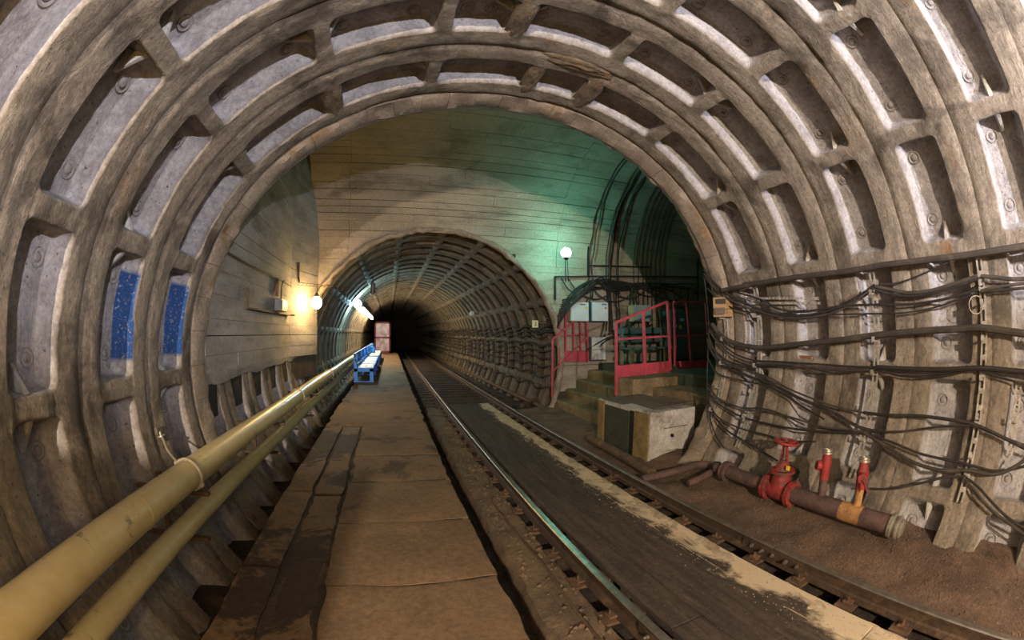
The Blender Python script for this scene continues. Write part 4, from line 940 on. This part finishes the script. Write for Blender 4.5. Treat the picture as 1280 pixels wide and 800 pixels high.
# cables, brackets and pipes along the right wall of the running tunnel
def far_wall(ph, y, off): a = math.radians(ph); return (MX+(MR-off)*math.cos(a), y, MZ+(MR-off)*math.sin(a))
for k, ph in enumerate((17, 14.5, 12, 8, 5, 1, -3, -8, -14)):
    rnd = random.Random(400+k); pts = []
    for y in np.arange(10.6, 46, 0.85): pts.append(far_wall(ph+rnd.uniform(-.6, .6)-(1.6 if int(y*1.2) % 2 else 0), y, .06+.02*(k % 2)))
    cable_thing('tunnel_cable', pts, .032 if k in (0, 3) else .024, 'cable_black', ORD[k]+' cable from the top along the right wall of the running tunnel', 'cable', 'cables along the running tunnel', 6, 3)
for k in range(12):
    y = 10.9+1.9*k; b = MB(); b.tube([far_wall(p, y, .03) for p in np.linspace(19, -22, 10)], .022, 5)
    tag(b.build('cable_rack', 'rust_steel'), ORD[k]+' upright cable rack on the running tunnel wall from its mouth', 'cable rack', 'cable racks in the running tunnel')
for k, (ph, r_) in enumerate(((-24, .07), (-31, .09))):
    b = MB(); b.tube([far_wall(ph, y, .14) for y in np.linspace(10.3, 44, 20)], r_, 12); tag(auto_smooth(b.build('pipe', 'rust_steel')), ('upper' if k == 0 else 'lower')+' rusty pipe low along the right wall of the running tunnel', 'pipe', 'rusty pipes in the running tunnel')
cable_thing('pipe', [at_z(689, 493, .1), at_z(672, 498, .0), at_z(652, 507, -.06)], .055, 'rust_steel', 'short bent pipe end lying before the first step', 'pipe', None, 12)
b = MB(); p_ = at_y(669, 405, 10.6); b.box(p_[0]-.09, p_[0]+.09, p_[1]-.01, p_[1]+.01, p_[2]-.10, p_[2]+.10, .003); s_ = tag(b.build('number_plate', 'plate_cream'), 'small cream plate on the cables at the tunnel mouth', 'plate')
b = MB(); b.box(p_[0]-.03, p_[0]+.03, p_[1]-.014, p_[1]-.0105, p_[2]-.05, p_[2]-.03); b.box(p_[0]+.0, p_[0]+.02, p_[1]-.014, p_[1]-.0105, p_[2]-.03, p_[2]+.06); b.build('mark', 'sign_dark', s_)
p_ = at_y(590, 392, 14.5); t = thing('junction_box', 'tiny pale fitting on the right wall inside the running tunnel', 'fitting'); b = MB(); b.sphere(p_, .10, 10, 8); auto_smooth(b.build('body', 'enamel_white', t)); b = MB(); b.box(p_[0]-.05, p_[0]+.25, p_[1]-.03, p_[1]+.03, p_[2]-.03, p_[2]+.03); b.build('arm', 'rust_steel', t)

# ================================================================== RIGHT WALL OF THE NEAR TUNNEL: RACKS AND CABLES
RACKY = (4.42, 3.74, 1.90, 0.56, 0.13)
RACKL = ('at the arch edge behind the wooden box', 'second from the arch above the gate valve', 'third from the arch above the hydrants', 'fourth from the arch, tall and pale', 'nearest the camera at the frame edge')
hook_ph = (9.5, 6.5, 1.0, -5.0, -11.0, -17.0)
for k, y in enumerate(RACKY):
    t = thing('cable_rack', 'slotted steel cable rack '+RACKL[k], 'cable rack', 'cable racks on the near wall')
    p0, p1 = (14.0, -24.0) if k != 4 else (-5.5, -16)
    b = MB(); n = 46; dl = np.radians(np.linspace(p0, p1, n)); hw = .036
    for i in range(n-1):
        a0, a1 = dl[i], dl[i+1]
        for (ya, yb) in ((y-hw, y-hw*.45), (y+hw*.45, y+hw)) if i % 3 else ((y-hw, y+hw),):
            P8 = [wall_xyz(a0, ya, .03), wall_xyz(a0, yb, .03), wall_xyz(a1, yb, .03), wall_xyz(a1, ya, .03), wall_xyz(a0, ya, .055), wall_xyz(a0, yb, .055), wall_xyz(a1, yb, .055), wall_xyz(a1, ya, .055)]; b.hexa(P8)
    b.build('strip', 'bracket_steel', t)
    for ph in hook_ph:
        if k == 4 and not (-16 < ph < -5): continue
        a = math.radians(ph); b = MB(); c0, c1 = wall_xyz(a, y, .02), wall_xyz(a, y, .17); up = wall_xyz(a+.015, y, .17)
        b.bar(c0, c1, .035, .014); b.bar(c1, up, .035, .012, (1, 0, 0)); b.build('hook', 'bracket_steel', t)
NEARC = [
 (.034, 'cable_brown', [(903, 363), (960, 352), (1000, 346), (1060, 339), (1100, 332), (1150, 326), (1200, 320), (1280, 308), (1330, 300)], 'thick dark conduit crossing the ribs along the top of the cable racks'),
 (.016, 'cable_black', [(880, 337), (892, 352), (912, 370), (940, 383), (975, 393), (1010, 394), (1045, 385), (1075, 369), (1093, 356)], 'grey cable sagging below the conduit from the arch to the third rack'),
 (.014, 'cable_brown', [(880, 342), (895, 358), (915, 376), (945, 388), (980, 396.5), (1012, 397), (1046, 389), (1076, 373), (1094, 359)], 'brown cable right under the grey sagging cable from the arch'),
 (.020, 'cable_brown', [(1094, 358), (1112, 362), (1135, 366), (1165, 363), (1195, 354), (1222, 345)], 'ribbed cable sagging between the third and fourth racks'),
 (.016, 'cable_black', [(1094, 362), (1115, 368), (1140, 370), (1168, 366), (1198, 357), (1223, 348)], 'dark cable touching the underside of the ribbed sagging cable'),
 (.014, 'cable_black', [(905, 362), (927, 367), (955, 376), (974, 386), (1000, 390), (1030, 386), (1062, 382), (1094, 381), (1140, 380), (1180, 374), (1222, 362)], 'cable running level past the third rack below the sagging pair'),
 (.009, 'cable_black', [(1000, 393), (1040, 393), (1094, 392), (1130, 391), (1170, 384), (1200, 374), (1222, 366)], 'thin lowest cable of the upper group between the racks'),
 (.008, 'cable_black', [(1098, 356), (1120, 354), (1145, 346), (1168, 336), (1185, 328)], 'thin cable rising from the third rack to the conduit'),
 (.020, 'cable_brown', [(1226, 345), (1245, 347), (1270, 349), (1300, 346)], 'ribbed cable running off the frame right of the fourth rack'),
 (.016, 'cable_brown', [(1226, 364), (1245, 359), (1280, 354), (1310, 350)], 'upper pale cable running off the frame under the ribbed one'),
 (.014, 'cable_black', [(1226, 364), (1250, 363), (1280, 360), (1310, 358)], 'dark cable under the pale one at the right frame edge'),
 (.036, 'cable_brown', [(890, 405), (900, 418), (915, 428), (940, 434), (965, 434), (1000, 430), (1050, 425), (1095, 419), (1150, 414), (1200, 411), (1226, 410), (1280, 417), (1320, 421)], 'thickest brown hose crossing the racks at mid height'),
 (.012, 'cable_black', [(884, 404), (896, 422), (915, 440), (940, 450), (970, 452), (1020, 455), (1060, 458), (1095, 459)], 'dark cable just below the hose on the left of the third rack'),
 (.012, 'cable_brown', [(886, 412), (900, 432), (922, 448), (945, 455), (975, 455), (1020, 460), (1060, 463), (1095, 462)], 'brown cable below the hose bundled with a dark one'),
 (.026, 'cable_black', [(1095, 459), (1130, 461), (1180, 462), (1224, 460), (1260, 463), (1310, 468)], 'heavy dark cable right of the third rack below the hose'),
 (.010, 'cable_black', [(1000, 456), (1040, 466), (1080, 463), (1096, 463), (1125, 470), (1160, 472), (1195, 467), (1224, 461), (1260, 470), (1310, 478)], 'thin sagging cable under the heavy dark one'),
 (.012, 'cable_brown', [(884, 424), (898, 444), (925, 460), (955, 472), (968, 478), (1000, 492), (1040, 507), (1080, 516)], 'brown cable sloping down from the arch to the third rack'),
 (.020, 'cable_black', [(886, 434), (902, 456), (930, 468), (966, 481), (1000, 498), (1040, 515), (1072, 533), (1098, 540)], 'thick dark cable sloping steeply down above the hydrants'),
 (.018, 'cable_black', [(1080, 516), (1110, 519), (1150, 520), (1190, 525), (1216, 530), (1250, 545), (1290, 565)], 'dark cable running low from the third rack off the right edge'),
 (.012, 'cable_brown', [(884, 484), (896, 496), (915, 506), (940, 513), (965, 515), (1000, 525), (1030, 534), (1070, 538), (1096, 540)], 'brown cable of the low group reaching the gate valve wheel'),
 (.014, 'cable_black', [(884, 490), (900, 506), (925, 520), (960, 530), (1000, 537), (1040, 540), (1090, 541)], 'dark cable of the low group just above the valve wheel'),
 (.012, 'cable_black', [(1096, 540), (1130, 539), (1170, 534), (1216, 531)], 'dark cable rising from the third rack to the fourth'),
 (.020, 'cable_brown', [(1080, 541), (1105, 556), (1140, 577), (1175, 588), (1208, 588), (1240, 593), (1264, 586), (1285, 572)], 'thick brown cable drooping low right of the hydrants'),
 (.014, 'cable_black', [(1076, 541), (1110, 551), (1150, 567), (1190, 576), (1208, 580), (1245, 589), (1285, 582)], 'dark cable drooping just above the thick brown one'),
 (.013, 'cable_black', [(1087, 611), (1115, 611), (1150, 604), (1180, 597), (1207, 595)], 'black cable from the right hydrant up to the fourth rack'),
 (.014, 'cable_black', [(1207, 597), (1222, 608), (1242, 630), (1265, 651), (1300, 670)], 'upper of two cables falling to the right frame edge'),
 (.014, 'cable_brown', [(1207, 599), (1218, 613), (1236, 634), (1258, 652), (1300, 682)], 'lower of two cables falling to the right frame edge'),
 (.013, 'cable_black', [(884, 492), (890, 515), (905, 535), (928, 550), (955, 566), (972, 576)], 'black cable falling from the arch to the gate valve'),
 (.010, 'cable_black', [(884, 496), (887, 520), (895, 545), (905, 560)], 'thin black cable hanging straight down at the arch foot'),
 (.009, 'cable_black', [(880, 345), (884, 380), (886, 410), (885, 440), (884, 470), (884, 500)], 'thin vertical cable down the right edge of the arch')]
NEARC += [
 (.012, 'cable_black', [(884, 416), (894, 438), (912, 452), (938, 458), (966, 457), (1000, 459)], 'black cable joining the bundle below the hose at the second rack'),
 (.010, 'cable_brown', [(885, 428), (896, 447), (918, 459), (945, 466), (966, 474), (985, 486)], 'thin brown cable crossing below the hose bundle by the arch'),
 (.012, 'cable_black', [(884, 446), (896, 466), (920, 474), (950, 480), (968, 486), (1000, 506), (1030, 524)], 'black cable under the steep thick cable near the second rack'),
 (.010, 'cable_black', [(885, 480), (900, 500), (925, 509), (955, 511), (975, 517), (1005, 531)], 'topmost thin cable of the low group by the second rack'),
 (.011, 'cable_black', [(884, 500), (898, 522), (925, 535), (955, 543), (985, 551), (1020, 552)], 'black cable passing right behind the valve wheel'),
 (.010, 'cable_black', [(884, 360), (900, 376), (925, 388), (960, 392), (990, 391)], 'thin black cable ending beside the perforated strips'),
 (.010, 'cable_brown', [(882, 348), (900, 365), (930, 374), (960, 382), (980, 388), (1010, 388)], 'thin brown cable between conduit and sagging pair at the arch'),
 (.009, 'cable_black', [(1096, 462), (1130, 466), (1170, 467), (1200, 464), (1224, 461)], 'thin black cable hugging the heavy dark one right of the third rack'),
 (.010, 'cable_black', [(1226, 464), (1250, 471), (1280, 480), (1310, 486)], 'thin black cable sloping off the frame below the heavy one'),
 (.014, 'cable_brown', [(1216, 531), (1240, 541), (1270, 553), (1310, 566)], 'brown cable leaving the fourth rack at knee height')]
for r_, m_, pts, lab in NEARC:
    cable_thing('wall_cable', [on_wall(x, y, .10+r_) for x, y in pts], r_, m_, lab, 'cable', 'cables on the near right wall', 8, 6)
# thin wire round the arch rim
cable_thing('arch_wire', [wall_xyz(math.radians(p), 4.57+.02*math.sin(p), .06) for p in np.arange(12, 158, 6)], .007, 'cable_black', 'thin wire running round the underside of the arch rim', 'wire', None, 6, 3)
# perforated tray pieces on the wall near the arch
for k, (pa, pb) in enumerate((((922, 373), (1024, 373)), ((940, 379), (1026, 379)))):
    A_, B_ = on_wall(*pa, .06), on_wall(*pb, .06); b = MB(); n = 24
    for i in range(n):
        p, p2 = A_+(B_-A_)*(i/n), A_+(B_-A_)*((i+.62)/n); b.bar(p+np.array((0, 0, .012)), A_+(B_-A_)*((i+1)/n)+np.array((0, 0, .012)), .012, .006); b.bar(p-np.array((0, 0, .012)), A_+(B_-A_)*((i+1)/n)-np.array((0, 0, .012)), .012, .006); b.bar(p, p2, .010, .024)
    tag(b.build('perforated_strip', 'bracket_steel'), ('upper' if k == 0 else 'lower')+' perforated steel strip lying level beside the wooden box', 'steel strip')
# wooden box with a small meter by the arch
A_ = on_wall(904, 384, .12); t = thing('wooden_box', 'small plywood box with a dark meter on the wall by the arch', 'box')
hx, hz, dp = .15, .145, .06
pn = Vector((-.75, -.62, 0)).normalized(); px_ = Vector((.62, -.75, 0)).normalized(); c_ = Vector(A_)
def obox(cu, cv, cw, su, sv, sw):
    b = MB(); c = c_+px_*cu+Vector((0, 0, cv))+pn*cw; u, v, w_ = px_*su, Vector((0, 0, sv)), pn*sw
    return b.hexa([c-u-v-w_, c+u-v-w_, c+u-v+w_, c-u-v+w_, c-u+v-w_, c+u+v-w_, c+u+v+w_, c-u+v+w_])
obox(0, 0, 0, hx, hz, dp).build('board', 'wood_box', t); obox(-.03, .085, dp+.012, .075, .035, .012).build('meter', 'black_plastic', t); obox(-.05, -.06, dp+.02, .08, .05, .02).build('cover', 'lid_steel', t); obox(.08, 0, dp+.006, .01, .11, .006).build('batten', 'wood_box', t)
# small brick lying in a pocket
A_ = on_wall(1008, 448, -.05); b = MB(); b.bar(A_+np.array((0, -.10, 0)), A_+np.array((.02, .12, .005)), .07, .055); tag(b.build('brick', 'brick_red'), 'single red brick lying in a wall pocket under the hose', 'brick')
# wire loop on the fourth rack
c_ = on_wall(1220, 381, .08); b = MB(); b.torus(c_, (1, .4, 0), .085, .004, 24, 5); tag(auto_smooth(b.build('wire_loop', 'rope')), 'pale wire ring hanging on the fourth rack', 'wire')

# ================================================================== FIRE MAIN WITH GATE VALVE AND HYDRANTS
t = thing('fire_main', 'brown fire main with red gate valve and two red hydrants by the right wall', 'fire main')
ZP = .17
def fp(x, y): return at_z(x, y, ZP)
E0, E1 = fp(905, 588), fp(1115, 657)
axis = (E1-E0)/np.linalg.norm(E1-E0); r_ = .098
def along(x, y): p = fp(x, y); return E0+axis*float(np.dot(p-E0, axis))
VC = along(980, 610)
b = MB(); b.tube([E0, VC-axis*.10], .085, 20); auto_smooth(b.build('pipe_length', 'main_pipe', t))
b = MB(); b.tube([VC+axis*.10, E1], r_, 22); auto_smooth(b.build('pipe_length', 'main_pipe', t))
for pos in (VC-axis*.20, VC-axis*.165, VC+axis*.165, VC+axis*.20, E0+axis*.02, E0+axis*.07):
    big = .150 if np.linalg.norm(pos-VC) < .3 else .13
    b = MB(); b.cyl(pos-axis*.014, pos+axis*.014, big, n=22); fl = auto_smooth(b.build('flange', 'valve_red' if big > .14 else 'main_pipe', t))
for k in range(8):
    an = 2*PI*k/8; a_ = Vector(axis); u = a_.orthogonal().normalized(); v = a_.cross(u)
    for base in (VC-axis*.18, VC+axis*.18):
        p = Vector(base)+(u*math.cos(an)+v*math.sin(an))*.125; b = MB(); b.cyl(p-a_*.055, p+a_*.055, .013, n=6); b.build('flange_bolt', 'bolt_steel', t)
b = MB(); b.lathe(VC-axis*.16, VC+axis*.16, [(0, .10), (.3, .12), (.7, .12), (1, .10)], 20); u_ = np.array((0, 0, 1.0))
b.lathe(VC, VC+u_*.22, [(0, .125), (.6, .12), (.85, .105), (1, .10)], 20); auto_smooth(b.build('valve_body', 'valve_red', t))
b = MB(); b.cyl(VC+u_*.22, VC+u_*.25, .15, n=20); b.lathe(VC+u_*.25, VC+u_*.36, [(0, .10), (.5, .08), (1, .035)], 18); auto_smooth(b.build('bonnet', 'valve_red', t))
for s_ in (-1, 1): b = MB(); b.bar(VC+u_*.33+axis*.05*s_, VC+u_*.52+axis*.025*s_, .03, .016); b.build('yoke', 'valve_red', t)
b = MB(); b.cyl(VC+u_*.34, VC+u_*.60, .017, n=10); b.build('stem', 'bolt_steel', t)
b = MB(); b.torus(VC+u_*.57, (0.1, -.1, 1), .145, .017, 28, 8)
for k in range(4):
    an = PI*k/4+.3; d_ = np.array((math.cos(an), math.sin(an), -.1*math.cos(an)+.1*math.sin(an)))*.14; b.bar(VC+u_*.57-d_, VC+u_*.57+d_, .018, .012)
auto_smooth(b.build('handwheel', 'valve_red', t))
b = MB(); b.box(VC[0]-.10, VC[0]-.094, VC[1]-.16, VC[1]-.11, VC[2]+.29, VC[2]+.34); b.build('tag', 'sign_yellow', t)
for k, (pbx, top_px) in enumerate((((1028, 627), (1038, 567)), ((1073, 640), (1085, 577)))):
    base = along(*pbx); ln = .56; d_ = np.array((.10, .06, 1.0)); d_ = d_/np.linalg.norm(d_); topp = base+d_*ln
    b = MB(); b.tube([base, base+d_*.30], .046, 14); auto_smooth(b.build('riser', 'main_pipe' if k == 0 else 'rust_orange', t))
    b = MB(); b.lathe(base+d_*.26, topp-d_*.03, [(0, .05), (.15, .056), (.45, .06), (.6, .072), (.8, .055), (1, .05)], 16); hy = auto_smooth(b.build('hydrant', 'valve_red', t))
    b = MB(); b.lathe(topp-d_*.03, topp+d_*.02, [(0, .066), (.4, .066), (.5, .055), (1, .055), (1, .04), (.6, .04)], 16); auto_smooth(b.build('coupling', 'cap_steel', hy))
    side = np.array((-.55, .45, .12)) if k == 0 else np.array((-.75, -.35, .0)); m0 = base+d_*.40
    b = MB(); b.lathe(m0, m0+side*.16, [(0, .04), (.6, .04), (.62, .055), (1, .05)], 12); auto_smooth(b.build('valve_cap', 'valve_red', hy))
    if k: b = MB(); b.bar(m0+side*.15, m0+side*.15+np.array((-.04, -.10, -.10)), .014, .014); b.build('lever', 'valve_red', hy)
bs = along(1068, 640); b = MB(); b.tube([bs-axis*.14, bs-axis*.05, bs+axis*.06, bs+axis*.12], [r_+.001, r_+.004, r_+.004, r_+.001], 22); auto_smooth(b.build('rust_patch', 'rust_orange', t))
b = MB(); b.lathe(E1-axis*.02, E1+axis*.13, [(0, r_+.02), (.25, r_+.02), (.3, .10), (.5, .10), (.55, .115), (.7, .115), (.75, .09), (.9, .09), (1, .07)], 22); auto_smooth(b.build('end_cap', 'cap_steel', t))
b = MB(); b.cyl(E0-axis*.15, E0, .07, n=16); auto_smooth(b.build('elbow', 'main_pipe', t))
for yy in (E1[1]+.2, VC[1]+.6):
    pass
